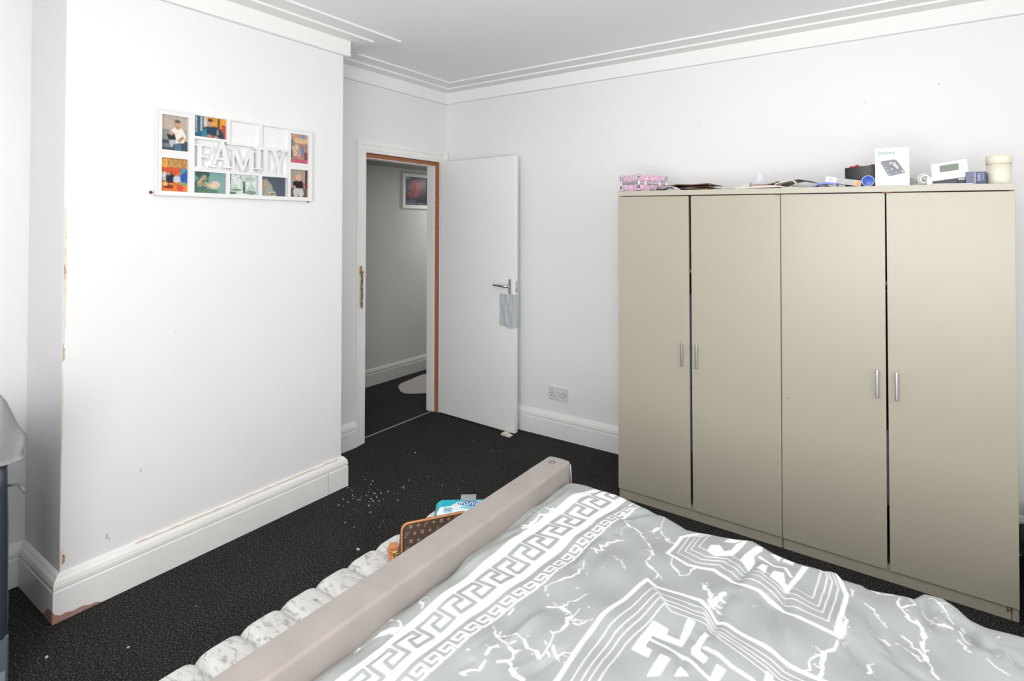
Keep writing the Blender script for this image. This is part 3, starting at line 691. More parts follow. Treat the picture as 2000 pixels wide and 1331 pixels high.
MB().box(1.5455, 1.5470, .0488, .0501, .018, .047, W2).build('white_line', mat('pale_blue_print', '#c4cfe8', .5), nv)
cn = thing('canister', W2(1.598, .1, 0), 'cream lidded canister at the right end of the wardrobe top', 'canister')
cpos = W2(1.598, .10, 0)
M_can = mat('cream_plastic', '#e6e0cd', .4, .4)
MB().lathe([(0, .0005), (.037, .0005), (.0385, .003), (.039, .083), (0, .083)], cpos, 40).build('jar', M_can, cn)
MB().lathe([(.0395, .082), (.0415, .083), (.0415, .110), (.039, .1145), (0, .115)], cpos, 40).build('lid', M_can, cn)

# ------------------------------------------------------------------ collage picture frame on the chimney breast
cf = thing('collage_frame', (CX, 1.493, 1.625), 'white collage photo frame with raised letters reading FAMILY', 'picture frame')
M_frame = mat('white_frame', (.83, .83, .83), .45, .4)
bars = [(1.107, 1.131, 1.625, 1.996), (1.241, 1.268, 1.625, 1.996), (1.739, 1.755, 1.625, 1.996), (1.862, 1.880, 1.625, 1.996)]
for a, b in ((1.131, 1.241), (1.755, 1.862)): bars += [(a, b, 1.974, 1.996), (a, b, 1.786, 1.821), (a, b, 1.625, 1.641)]
bars += [(1.268, 1.739, 1.991, 1.996), (1.268, 1.414, 1.884, 1.897), (1.414, 1.739, 1.876, 1.884), (1.268, 1.739, 1.737, 1.750), (1.268, 1.739, 1.625, 1.640)]
for y in (1.414, 1.578): bars += [(y, y + .017, 1.884, 1.991), (y, y + .017, 1.640, 1.737)]
fm = MB()
for y0, y1, z0, z1 in bars: fm.box(CX + .0005, CX + .019, y0, y1, z0, z1)
fm.build('frame', M_frame, cf)
eb = MB()
for y0, y1, z0, z1 in ((1.1135, 1.262, 1.9905, 1.9985), (1.1055, 1.1134, 1.6215, 1.9985), (1.1135, 1.8739, 1.6215, 1.6295), (1.874, 1.883, 1.6215, 1.9975), (1.745, 1.8739, 1.9905, 1.9975)): eb.box(CX + .001, CX + .022, y0, y1, z0, z1)
eb.build('raised_rim', M_frame, cf)
def photo(y0, y1, z0, z1, shapes, bg, noise, seed, nm='photo', label=None):
    nx, ny = int((y1 - y0) / .0017), int((z1 - z0) / .0017)
    o = print_panel(nm, lambda u, v: (CX + .008, y0 + u * (y1 - y0), z1 - v * (z1 - z0)), nx, ny, paint(nx, ny, shapes, bg, noise * 1.1, seed, blur=2), M_print, cf)
    if label: o['label'] = label
SK = '#c9977f'; SK2 = '#b9836c'
photo(1.131, 1.242, 1.820, 1.975, [('r', 0, 0, 1, .4, '#b9aa9d'), ('r', 0, .4, .35, .75, '#8c8a88'), ('r', .3, .38, 1, .5, '#a89a8e'), ('r', 0, .7, 1, 1, '#3e4a55'), ('p', [(.35, .42), (.55, .32), (.8, .36), (.92, .55), (.85, .75), (.4, .8)], '#e6e1d8'), ('e', .6, .24, .115, .11, SK), ('e', .6, .155, .11, .045, '#5b534c'), ('r', .56, .3, .68, .38, SK2), ('p', [(.62, .68), (.8, .55), (.86, .62), (.66, .76)], SK2), ('p', [(.2, .55), (.5, .5), (.56, .68), (.3, .7)], '#22252a'), ('e', .38, .5, .085, .06, SK), ('p', [(.3, .7), (.56, .68), (.54, .85), (.48, .78), (.42, .9), (.33, .88)], '#b7bcc4'), ('r', .5, .8, .75, 1, '#4f6c84'), ('e', .2, .85, .16, .06, '#767b80')], '#b5a79b', .06, 1, label='photo of a man in white holding a baby')
photo(1.268, 1.415, 1.896, 1.992, [('r', 0, 0, .3, 1, '#2f5d78'), ('r', .06, 0, .1, .8, '#c8c2b8'), ('r', .2, 0, .26, .7, '#a9b8bd'), ('r', .3, 0, .4, .6, '#cfc9bd'), ('r', .4, 0, 1, .5, '#e09a35'), ('r', .72, 0, .8, .6, '#6b5138'), ('r', .85, .3, 1, 1, '#b14b32'), ('p', [(.3, .5), (.5, .42), (.7, .42), (.9, .65), (.95, 1), (.18, 1)], '#243f55'), ('p', [(.2, 1), (.25, .7), (.38, .5), (.4, 1)], '#2f7f99'), ('e', .5, .3, .085, .16, SK), ('e', .5, .14, .085, .07, '#4a3226'), ('e', .48, .9, .1, .07, SK2), ('e', .68, .92, .08, .06, SK2), ('r', .7, .55, .76, .8, '#a58a6a')], '#36596e', .14, 2, label='photo of a person in a blue jacket')
photo(1.431, 1.580, 1.882, 1.992, [], '#f0f0f0', .004, 3, 'blank_card')
photo(1.594, 1.740, 1.882, 1.992, [], '#f0f0f0', .004, 4, 'blank_card')
photo(1.754, 1.863, 1.820, 1.975, [('r', 0, 0, 1, .3, '#c7a089'), ('e', .6, .22, .35, .1, '#d9b28f'), ('e', .7, .08, .14, .07, '#8792b8'), ('r', 0, .2, .2, .4, '#5f7f92'), ('p', [(.15, .45), (.35, .33), (.5, .4), (.45, .75), (.2, .75)], '#c9b4a4'), ('e', .3, .35, .06, .045, SK2), ('p', [(.62, .45), (.75, .42), (.8, .65), (.65, .68)], '#4d86b5'), ('e', .7, .4, .05, .04, SK2), ('p', [(.42, .55), (.6, .55), (.6, .85), (.45, .85)], '#d38d93'), ('e', .5, .52, .05, .035, SK), ('r', 0, .55, .15, .8, '#4b4f4d'), ('r', .8, .6, 1, .85, '#7d4a4a'), ('r', 0, .86, 1, 1, '#c25a6c')], '#a98274', .15, 5, label='photo of a family group indoors')
photo(1.131, 1.242, 1.640, 1.788, [('p', [(0, 0), (.3, 0), (.25, .3), (0, .3)], '#e0a04c'), ('r', .25, 0, 1, .28, '#b98a4e'), ('r', 0, .28, .8, .48, '#d0562f'), ('e', .15, .55, .16, .12, '#cfd2d6'), ('e', .35, .6, .16, .16, '#1f2736'), ('e', .3, .47, .08, .05, SK2), ('e', .62, .62, .16, .1, '#c4c9d6'), ('e', .75, .45, .08, .06, SK2), ('r', .72, .3, 1, .42, '#3c8ba0'), ('p', [(.7, .5), (1, .35), (1, .75), (.75, .7)], '#2a57a5'), ('r', 0, .74, 1, 1, '#dd7a35'), ('e', .3, .85, .2, .06, '#8a2f22'), ('e', .72, .88, .12, .1, '#cf4a3e'), ('e', .85, .76, .12, .05, '#6fa05a'), ('e', .15, .78, .12, .05, '#f0c27c')], '#c9723b', .2, 6, label='orange toned photo of people at a party table')
photo(1.266, 1.411, 1.640, 1.738, [('e', .3, .12, .22, .22, '#3d5b54'), ('p', [(0, .6), (.3, .1), (.5, .3), (.4, 1), (0, 1)], '#4f7470'), ('e', .22, .58, .075, .12, '#c9a878'), ('e', .22, .58, .04, .07, '#5d7d76'), ('e', .36, .3, .05, .1, '#c9a878'), ('e', .36, .3, .025, .06, '#4f7470'), ('e', .4, .58, .07, .1, '#d6b685'), ('e', .4, .58, .035, .055, '#6f8b84'), ('p', [(.14, .5), (.36, .15), (.4, .18), (.2, .6)], '#c9a878'), ('e', .5, .6, .06, .08, '#d6b685'), ('e', .7, .58, .15, .18, '#d8bfb3'), ('e', .62, .66, .1, .1, '#e0c9a8'), ('e', .5, .9, .3, .1, '#5d7a5f')], '#7fa3a1', .05, 7, label='teal photo with gold script ornament and pink ball')
photo(1.427, 1.571, 1.638, 1.737, [('r', 0, .5, 1, .75, '#c3d2c9'), ('r', .06, 0, .1, .5, '#55645c'), ('r', .8, 0, .83, .55, '#8fa398'), ('p', [(.4, .1), (.44, 0), (.6, .5), (.5, .55)], '#aebfb4'), ('e', .3, .75, .18, .05, '#6d8076'), ('e', .8, .85, .2, .1, '#7b9484'), ('e', .15, .9, .15, .06, '#5e7368'), ('p', [(.53, .4), (.58, .4), (.6, .9), (.52, .9)], '#2c3733'), ('e', .56, .36, .03, .05, '#4c504a'), ('e', .75, .2, .2, .12, '#b4c6bb')], '#d3ded8', .16, 8, label='pale green woodland photo')
photo(1.588, 1.730, 1.638, 1.737, [('p', [(0, .25), (.25, .12), (.45, .4), (.6, 1), (0, 1)], '#a59c86'), ('r', .3, 0, .8, .12, '#5c7a7e'), ('p', [(.28, .1), (.48, .4), (.7, 1), (1, 1), (1, 0), (.4, 0)], '#4e5763'), ('p', [(.05, .85), (.22, .68), (.28, .75), (.1, .95)], '#7f9fb2'), ('p', [(.28, .65), (.42, .55), (.52, .62), (.36, .72)], '#86a7b8'), ('p', [(.36, .78), (.6, .74), (.62, .95), (.4, .97)], '#d7d0bd'), ('p', [(.39, .82), (.58, .78), (.59, .92), (.42, .94)], '#7d7666')], '#5f6970', .06, 9, label='dark beach photo with deck chairs')
photo(1.752, 1.863, 1.638, 1.786, [('r', 0, 0, .1, .7, '#8d8378')] + [('r', .1 + i * .09, 0, .14 + i * .09, .62, '#8b8076') for i in range(8)] + [('r', .85, 0, 1, 1, '#5a3330'), ('r', 0, .65, 1, 1, '#6b5647'), ('p', [(.2, .45), (.4, .38), (.65, .38), (.82, .5), (.75, .68), (.25, .68)], '#17181b'), ('e', .5, .28, .15, .13, '#d9a68d'), ('p', [(.28, .66), (.72, .66), (.8, .85), (.68, 1), (.55, .98), (.5, .8), (.45, 1), (.3, 1), (.22, .8)], '#c6c6c8'), ('e', .3, .62, .06, .05, SK), ('e', .8, .52, .07, .06, '#c25a5a')], '#b8ab9d', .05, 10, label='photo of a child in black top and grey trousers')
# raised letters
LET = {
 'F': [[(.12, 0), (.36, 0), (.36, 1), (.12, 1)], [(0, 0), (.5, 0), (.5, .08), (0, .08)], [(0, .92), (1, .92), (1, 1), (0, 1)], [(.93, .7), (1, .7), (1, 1), (.86, .95)], [(.3, .46), (.7, .46), (.7, .55), (.3, .55)], [(.65, .38), (.72, .36), (.72, .65), (.65, .63)]],
 'A': [[(.06, .02), (.16, .02), (.55, .95), (.45, 1)], [(.62, .02), (.88, .02), (.58, 1), (.42, 1)], [(.22, .3), (.75, .3), (.72, .38), (.26, .38)], [(-.04, 0), (.3, 0), (.3, .06), (-.04, .06)], [(.52, 0), (1.02, 0), (1.02, .06), (.52, .06)]],
 'M': [[(.08, .02), (.16, .02), (.16, 1), (.08, 1)], [(.76, .02), (.94, .02), (.94, 1), (.76, 1)], [(.06, 1), (.26, 1), (.56, .12), (.46, .0)], [(.44, .06), (.5, .0), (.86, .95), (.78, 1)], [(0, 0), (.26, 0), (.26, .07), (0, .07)], [(.68, 0), (1.02, 0), (1.02, .07), (.68, .07)], [(-.02, .93), (.2, .93), (.2, 1), (-.02, 1)], [(.8, .93), (1.02, .93), (1.02, 1), (.8, 1)]],
 'I': [[(.3, 0), (.72, 0), (.72, 1), (.3, 1)], [(0, 0), (1, 0), (1, .07), (0, .07)], [(0, .93), (1, .93), (1, 1), (0, 1)]],
 'L': [[(.14, 0), (.42, 0), (.42, 1), (.14, 1)], [(0, 0), (1, 0), (1, .08), (0, .08)], [(.86, .04), (.95, .02), (1, .34), (.93, .3)], [(0, .93), (.58, .93), (.58, 1), (0, 1)]],
 'Y': [[(.38, 0), (.62, 0), (.62, .5), (.38, .5)], [(.38, .44), (.62, .5), (.3, 1), (.06, 1)], [(.5, .5), (.6, .44), (.92, 1), (.82, 1)], [(.24, 0), (.76, 0), (.76, .07), (.24, .07)], [(-.04, .93), (.44, .93), (.44, 1), (-.04, 1)], [(.7, .93), (1.04, .93), (1.04, 1), (.7, 1)]]}
for ch_, y0, y1, z0, z1 in (('F', 1.270, 1.352, 1.750, 1.862), ('A', 1.340, 1.446, 1.762, 1.884), ('M', 1.433, 1.556, 1.750, 1.858), ('I', 1.548, 1.600, 1.768, 1.876), ('L', 1.592, 1.672, 1.747, 1.878), ('Y', 1.640, 1.730, 1.745, 1.878)):
    mb = MB()
    for k, poly in enumerate(LET[ch_]): mb.prism([(y0 + a * (y1 - y0), z0 + b * (z1 - z0)) for a, b in poly], lambda a, b, d: (CX + d, a, b), .004 , .0195 + k * .00006)
    mb.build('letter', M_frame, cf)
for y, z, lb in ((1.094, 1.633, 'rusty screw in the wall at the lower left of the photo frame'), (1.868, 1.617, 'dark screw in the wall under the lower right of the photo frame')):
    s_ = 1.0 if y < 1.5 else .5
    tag(MB().lathe([(0, .012), (.0055 * s_, .011), (.007 * s_, .006), (.003, .006), (.003, -.01)], (CX, y, z), 12, (1, 0, 0)).build('wall_screw', mat('rust_brown', '#7d4b33', .6, .4, .4)), lb, 'screw')
# small fixings and holes on the back wall
for i, (x, z, lb) in enumerate(((-1.0, 2.115, 'tiny dark hole high on the back wall above the wardrobe nearer the doorway'), (-.145, 2.14, 'tiny dark hole on the back wall above the white carton'), (.16, 2.19, 'tiny dark hole on the back wall above the canister'))):
    tag(MB().lathe([(0, .0012), (.002, .001), (.003, 0)], (x, YB, z), 10, (0, -1, 0)).build('wall_plug', mat('grey_plug', '#a9a7a3', .7)), lb, 'wall plug')

# ------------------------------------------------------------------ bed
M_velvet = mat('taupe_velvet', '#9a928d', .75, .25, noise=(14, .06), bump=(400, .15, .001), sheen=.25)
bed = thing('bed', (0, 1.0, 0), 'upholstered taupe bed frame with a padded footboard', 'bed')
fbp = MB()
FX0, FX1, FZ, FY0, FY1 = -1.066, -.976, .652, .16, 1.792
sec = []
for cx_, cz_, a0 in ((FX1 - .009, FZ - .009, 0), (FX0 + .009, FZ - .009, 90)):
    rr = .009
    if a0 == 90: sec += [(FX1 - .012, FZ), (FX1 - .03, FZ + .001), (FX0 + .03, FZ + .001), (FX0 + .012, FZ)]
    for k in range(5):
        an = math.radians(a0 + 90 * k / 4); sec.append((cx_ + rr * math.cos(an), cz_ + rr * math.sin(an)))
sec = [(FX1, .06), (FX1, FZ - .03), (FX1, FZ - .012)] + sec + [(FX0, FZ - .012), (FX0, FZ - .03), (FX0, .06)]
ys = [FY0, FY0 + .02] + [FY0 + .02 + (FY1 - .05 - FY0) * k / 30 for k in range(1, 31)] + [FY1 - .016, FY1 - .006, FY1]
vs = []
for i, y in enumerate(ys):
    e = {len(ys) - 1: .80, len(ys) - 2: .93}.get(i, 1.0)
    cxm = (FX0 + FX1) / 2
    for x, z in sec:
        wv = .0012 * math.sin(y * 31 + z * 20) + .0008 * math.sin(y * 77)
        vs.append((cxm + (x - cxm) * e + wv, y, z - (1 - e) * .03 * (z > .3) + wv))
k_ = len(sec)
fbp.add(vs, [(i * k_ + q, (i + 1) * k_ + q, (i + 1) * k_ + (q + 1) % k_, i * k_ + (q + 1) % k_) for i in range(len(ys) - 1) for q in range(k_)] + [tuple(range(k_)), tuple((len(ys) - 1) * k_ + q for q in range(k_))], smooth=True)
fb = fbp.build('footboard', M_velvet, bed)
es = fb.modifiers.new('es', 'EDGE_SPLIT'); es.split_angle = math.radians(60)
MB().lathe([(0, .0), (.006, .0005), (.012, .0025), (.013, .0008)], (-1.024, 1.735, FZ - .001), 16).build('button', mat('taupe_dark', '#756b66', .8), fb)
MB().tube([(-.9765, FY1 - .010, .64), (-.9745, FY1 - .008, .60), (-.9745, FY1 - .008, .50), (-.9745, FY1 - .008, .10)], .0022, 6).build('seam_piping', mat('pale_seam', '#b9b2a8', .8), fb)
MB().box(FX1, .98, 1.665, 1.715, .08, .36).build('side_rail', M_velvet, bed, bevel=.012)
MB().box(FX1, .98, .24, .29, .08, .36).build('side_rail', M_velvet, bed, bevel=.012)
MB().box(.98, 1.07, .16, 1.80, .06, 1.12).build('headboard', M_velvet, bed, bevel=.03, segs=4)
for x, y in ((-1.02, .24), (-1.02, 1.72), (1.02, .24), (1.02, 1.72)): MB().box(x - .025, x + .025, y - .025, y + .025, 0, .062).build('leg', M_dark, bed)
mt_ = MB().box(-.97, .975, .30, 1.655, .12, .56).build('mattress', mat('white_ticking', (.75, .75, .74), .8), bevel=.05, segs=4)
tag(mt_, 'white mattress hidden under the duvet', 'mattress')

# ------------------------------------------------------------------ duvet with printed pattern
VEINS=[(0.0032,[(-0.718,1.614),(-0.674,1.581),(-0.624,1.565),(-0.599,1.535),(-0.574,1.506),(-0.554,1.476),(-0.561,1.438),(-0.538,1.422),(-0.518,1.412),(-0.519,1.381)]),(0.002,[(-0.671,1.573),(-0.675,1.539),(-0.666,1.517)]),(0.0032,[(-0.687,1.401),(-0.685,1.465),(-0.652,1.497)]),(0.0032,[(-0.692,1.339),(-0.683,1.313),(-0.688,1.264),(-0.708,1.235),(-0.72,1.219),(-0.721,1.19)]),(0.0048,[(-0.761,1.169),(-0.761,1.135),(-0.749,1.091),(-0.748,1.072)]),(0.0024,[(-0.627,1.228),(-0.641,1.191),(-0.66,1.159),(-0.689,1.145)]),(0.004,[(-0.66,1.159),(-0.619,1.137),(-0.616,1.11),(-0.618,1.08),(-0.619,1.041),(-0.617,1.006)]),(0.0024,[(-0.619,1.137),(-0.617,1.17)]),(0.0024,[(-0.61,1.12),(-0.585,1.131),(-0.572,1.152)]),(0.004,[(-0.755,1.019),(-0.724,0.995),(-0.684,0.985),(-0.664,0.968)]),(0.0032,[(-0.726,0.999),(-0.701,1.016),(-0.674,1.024),(-0.657,1.009),(-0.634,1.01),(-0.62,0.999)]),(0.0024,[(-0.708,0.974),(-0.716,0.958),(-0.713,0.94)]),(0.0048,[(-0.728,0.876),(-0.718,0.892),(-0.702,0.903),(-0.705,0.925)]),(0.0064,[(-0.683,0.94),(-0.67,0.954),(-0.649,0.94),(-0.618,0.933)]),(0.0024,[(-0.609,1.037),(-0.586,1.017),(-0.58,1.012)]),(0.002,[(-0.591,1.019),(-0.567,1.041)]),(0.0024,[(-0.522,1.507),(-0.494,1.46),(-0.47,1.438),(-0.453,1.457),(-0.449,1.499)]),(0.0032,[(-0.631,1.709),(-0.598,1.698),(-0.592,1.628),(-0.612,1.594)]),(0.0024,[(-0.585,1.622),(-0.554,1.585),(-0.527,1.585)]),(0.0024,[(-0.64,1.408),(-0.609,1.388),(-0.589,1.362)]),(0.0072,[(-0.947,1.412),(-0.915,1.413),(-0.916,1.466)]),(0.0032,[(-0.916,1.466),(-0.9,1.533),(-0.874,1.517)]),(0.0024,[(-0.958,1.516),(-0.929,1.524)]),(0.0072,[(-0.971,0.823),(-0.959,0.843),(-0.94,0.868),(-0.923,0.888),(-0.92,0.903)]),(0.0032,[(-0.978,0.92),(-0.955,0.909)]),(0.0032,[(-0.954,0.998),(-0.922,0.968)]),(0.0032,[(-0.942,0.91),(-0.917,0.896)]),(0.0048,[(-0.415,1.437),(-0.38,1.388),(-0.37,1.364),(-0.357,1.428)]),(0.004,[(-0.117,1.397),(-0.121,1.369),(-0.138,1.345),(-0.138,1.311),(-0.138,1.273)]),(0.0032,[(-0.138,1.34),(-0.16,1.301),(-0.166,1.275)]),(0.0032,[(-0.051,1.377),(-0.059,1.338)]),(0.0032,[(-0.115,1.512),(-0.105,1.47),(-0.112,1.419)]),(0.0032,[(-0.063,1.657),(-0.037,1.651),(-0.017,1.661),(-0.005,1.603),(0.01,1.569),(0.033,1.553)]),(0.0056,[(0.033,1.553),(0.035,1.51),(0.036,1.469),(0.043,1.441),(0.055,1.402)]),(0.0032,[(-0.003,1.605),(0.015,1.621),(0.023,1.635),(0.011,1.653),(-0.009,1.671)]),(0.0028,[(0.034,1.467),(0.013,1.499),(-0.003,1.509)]),(0.0024,[(0.034,1.631),(0.056,1.593),(0.086,1.583)]),(0.0024,[(0.057,1.676),(0.074,1.654),(0.092,1.622)]),(0.0024,[(-0.076,1.579),(-0.056,1.56),(-0.031,1.513)]),(0.0032,[(-0.036,1.475),(-0.025,1.462)]),(0.0024,[(-0.009,1.473),(0.013,1.46),(0.028,1.44)]),(0.0024,[(0.097,1.605),(0.104,1.566),(0.116,1.542)]),(0.0024,[(0.1,1.604),(0.118,1.582)]),(0.004,[(0.14,1.511),(0.151,1.497),(0.17,1.488)]),(0.0024,[(0.095,1.548),(0.114,1.517)]),(0.0032,[(0.173,1.547),(0.182,1.531)]),(0.004,[(-0.113,1.499),(-0.105,1.473),(-0.108,1.44),(-0.117,1.404)]),(0.0032,[(-0.106,1.622),(-0.102,1.592)])]
SOLID=[[(-0.462,1.231),(-0.429,1.228),(-0.427,1.21),(-0.396,1.209),(-0.402,1.288),(-0.386,1.284),(-0.387,1.192),(-0.449,1.186),(-0.448,1.139),(-0.432,1.137),(-0.431,1.113),(-0.467,1.118)],[(-0.358,1.268),(-0.35,1.263),(-0.355,1.221),(-0.352,1.202),(-0.334,1.194),(-0.336,1.174),(-0.362,1.183),(-0.367,1.2)],[(-0.411,1.134),(-0.392,1.133),(-0.396,1.084),(-0.414,1.069)],[(-0.313,1.188),(-0.296,1.186),(-0.303,1.145),(-0.314,1.139)],[(-0.37,1.136),(-0.35,1.119),(-0.369,1.101)],[(-0.227,1.231),(-0.215,1.225),(-0.215,1.208),(-0.225,1.2)],[(-0.442,1.587),(-0.442,1.624),(-0.423,1.637),(-0.404,1.609),(-0.389,1.628),(-0.384,1.665),(-0.367,1.696),(-0.361,1.7),(-0.38,1.605),(-0.419,1.576)],[(-0.416,1.665),(-0.405,1.697),(-0.374,1.692),(-0.392,1.67)],[(-0.357,1.592),(-0.353,1.631),(-0.336,1.679),(-0.322,1.692),(-0.318,1.669),(-0.334,1.636),(-0.326,1.608),(-0.329,1.562)],[(-0.312,1.571),(-0.306,1.604),(-0.293,1.603),(-0.291,1.556)],[(-0.276,1.548),(-0.274,1.587),(-0.252,1.59),(-0.243,1.544),(-0.234,1.532),(-0.215,1.645),(-0.203,1.646),(-0.231,1.514)],[(-0.295,1.667),(-0.279,1.686),(-0.263,1.686),(-0.273,1.645)],[(-0.262,1.648),(-0.26,1.681),(-0.24,1.677),(-0.238,1.641)]]
BARS=[(0.007,[(-0.45,1.169),(-0.413,1.168),(-0.387,1.163),(-0.367,1.165),(-0.339,1.15),(-0.315,1.144)]),(0.007,[(-0.346,1.219),(-0.319,1.216),(-0.288,1.201),(-0.248,1.194),(-0.242,1.189)]),(0.006,[(-0.319,1.64),(-0.28,1.613),(-0.253,1.618),(-0.233,1.581)]),(0.004,[(-0.239,1.668),(-0.219,1.675),(-0.194,1.666),(-0.169,1.651)])]
FOLDS=[(-0.006,[(-0.08,1.572),(-0.049,1.488),(-0.019,1.438),(0.012,1.381)]),(-0.012,[(0.077,1.639),(0.115,1.595),(0.13,1.548)]),(-0.01,[(0.032,1.672),(0.042,1.623),(0.051,1.574)]),(-0.006,[(-0.11,1.439),(-0.074,1.366)]),(-0.006,[(0.146,1.573),(0.16,1.522)]),(-0.006,[(0.172,1.57),(0.198,1.523)]),(-0.008,[(-0.351,1.265),(-0.349,1.319),(-0.356,1.37),(-0.349,1.435)]),(-0.008,[(-0.344,1.492),(-0.334,1.556),(-0.326,1.628)]),(-0.006,[(-0.221,1.447),(-0.234,1.493),(-0.236,1.543)]),(-0.005,[(-0.376,1.169),(-0.366,1.123)]),(-0.006,[(-0.268,1.463),(-0.24,1.379),(-0.208,1.293)]),(-0.01,[(-0.705,1.607),(-0.671,1.658),(-0.636,1.708)]),(-0.012,[(-0.976,1.087),(-0.971,1.142),(-0.962,1.197),(-0.958,1.251),(-0.931,1.366)]),(-0.012,[(-0.956,1.384),(-0.953,1.508),(-0.932,1.607),(-0.939,1.68)]),(0.008,[(-0.699,1.318),(-0.706,1.46)]),(0.006,[(-0.697,0.992),(-0.687,1.114)]),(0.006,[(-1.009,0.975),(-0.986,1.132)])]
def spacing(parts):
    r = []
    for a, b, st in parts:
        n = max(1, int(round((b - a) / st))); r += list(np.linspace(a, b, n, endpoint=False))
    return np.array(r + [parts[-1][1]])
U = spacing([(-.976, .27, .0026), (.27, .955, .011)])
V = spacing([(-.06, .50, .011), (.50, 1.80, .0026), (1.80, 2.02, .008)])
X, Y = np.meshgrid(U, V)
def polydist(pts, pad=.05, zero=9.0):
    """distance to a polyline, computed in its neighbourhood"""
    p = np.array(pts); i0, i1 = np.searchsorted(U, [p[:, 0].min() - pad, p[:, 0].max() + pad]); j0, j1 = np.searchsorted(V, [p[:, 1].min() - pad, p[:, 1].max() + pad])
    sl = (slice(j0, j1), slice(i0, i1)); x, y = X[sl], Y[sl]; d = np.full(x.shape, zero); tt = np.zeros(x.shape)
    for q in range(len(p) - 1):
        a, b = p[q], p[q + 1]; ab = b - a; L = (ab ** 2).sum() + 1e-12
        t = np.clip(((x - a[0]) * ab[0] + (y - a[1]) * ab[1]) / L, 0, 1)
        e = np.hypot(x - a[0] - t * ab[0], y - a[1] - t * ab[1]); k = e < d; d[k] = e[k]; tt[k] = (q + t)[k] / (len(p) - 1)
    return sl, d, tt
mask = np.zeros(X.shape)
AA = .0024
cov = lambda d, hw: np.clip((hw - d) / AA + .5, 0, 1)
def stroke(pts, hw, val=1.0, taper=False):
    sl, d, t = polydist(pts, hw + .02); h = hw * (1 - .55 * np.abs(2 * t - 1)) if taper else hw
    c = cov(d, h)
    if val: mask[sl] = np.maximum(mask[sl], c)
    else: mask[sl] = mask[sl] * (1 - c)
rg = np.random.default_rng(12)
def crackle(p, w_):
    """jagged marble vein with splinters"""
    pts = [np.array(p[0])]
    for a, b in zip(p[:-1], p[1:]):
        a, b = np.array(a), np.array(b); L = np.hypot(*(b - a)); n = max(1, int(L / .012))
        for k in range(1, n + 1): pts.append(a + (b - a) * k / n + (rg.normal(0, .0032, 2) if k < n else 0))
    for i in range(len(pts) - 1):
        stroke([pts[i], pts[i + 1]], w_ * rg.choice([.25, .5, .9, 1.3], p=[.25, .35, .3, .1]))
        if rg.random() < .35:
            q = pts[i] + rg.normal(0, .008, 2); stroke([q, q + rg.normal(0, .007, 2)], w_ * .45, taper=True)
        if rg.random() < .14: stroke([pts[i], pts[i] + rg.normal(0, .013, 2)], w_ * .5, taper=True)
for w_, p in VEINS: crackle(p, w_)
for k in range(34):                                                     # veins beyond the traced area
    p = np.array([rg.uniform(-.6, .95), rg.uniform(0, 2.0)])
    if -.62 < p[0] < .25 and .9 < p[1] < 1.74: continue
    a = rg.uniform(0, 6.3); pts = [p]
    for q in range(5): a += rg.normal(0, .7); pts.append(pts[-1] + .045 * np.array([math.cos(a), math.sin(a)]))
    crackle([tuple(t) for t in pts], rg.uniform(.002, .005))
for k in range(120):
    p = np.array([rg.uniform(-.97, .3), rg.uniform(.5, 1.74)]); stroke([p, p + rg.normal(0, .004, 2)], rg.uniform(.0006, .0018), taper=True)
# panels with contour lines
P1 = [(-.565, -.05), (-.56, .978), (-.564, 1.09), (-.56, 1.172), (-.544, 1.258), (-.53, 1.369), (-.50, 1.352), (-.44, 1.364), (-.399, 1.367), (-.348, 1.329), (-.275, 1.306), (-.225, 1.291), (-.192, 1.273), (-.140, 1.268), (.0, 1.24), (.02, 1.1), (.03, -.05)]
P2 = [(-.47, 1.99), (-.475, 1.76), (-.473, 1.709), (-.526, 1.625), (-.528, 1.511), (-.470, 1.498), (-.408, 1.522), (-.355, 1.488), (-.290, 1.482), (-.227, 1.434), (-.205, 1.435), (-.121, 1.413), (-.113, 1.589), (-.143, 1.679), (-.15, 1.76), (-.15, 1.99)]
P3 = [(.09, 1.99), (.10, 1.70), (.115, 1.66), (.15, 1.672), (.21, 1.655), (.30, 1.64), (.45, 1.62), (.6, 1.6), (.6, 1.99)]
def clear(poly):
    k = in_poly(X, Y, poly); mask[k] = 0
for pn, ctr, ks in ((P1, (-.25, .75), (.087, .145, .19, .245)), (P2, (-.32, 1.80), (.09, .16, .215, .29)), (P3, (.35, 1.9), (.05, .09, .13, .17))):
    clear(pn)
    stroke(pn, .0052)
    for k in ks: stroke([(a + (ctr[0] - a) * k, b + (ctr[1] - b) * k * (.48 if pn is P1 else 1)) for a, b in pn], .0013)
for p in SOLID:
    sl = polydist(p, .01)[0]; k = in_poly(X[sl], Y[sl], p); mask[sl] = np.maximum(mask[sl], k.astype(float)); stroke(list(p) + [p[0]], .0012)
for w_, p in BARS: stroke(p, w_ * .62)
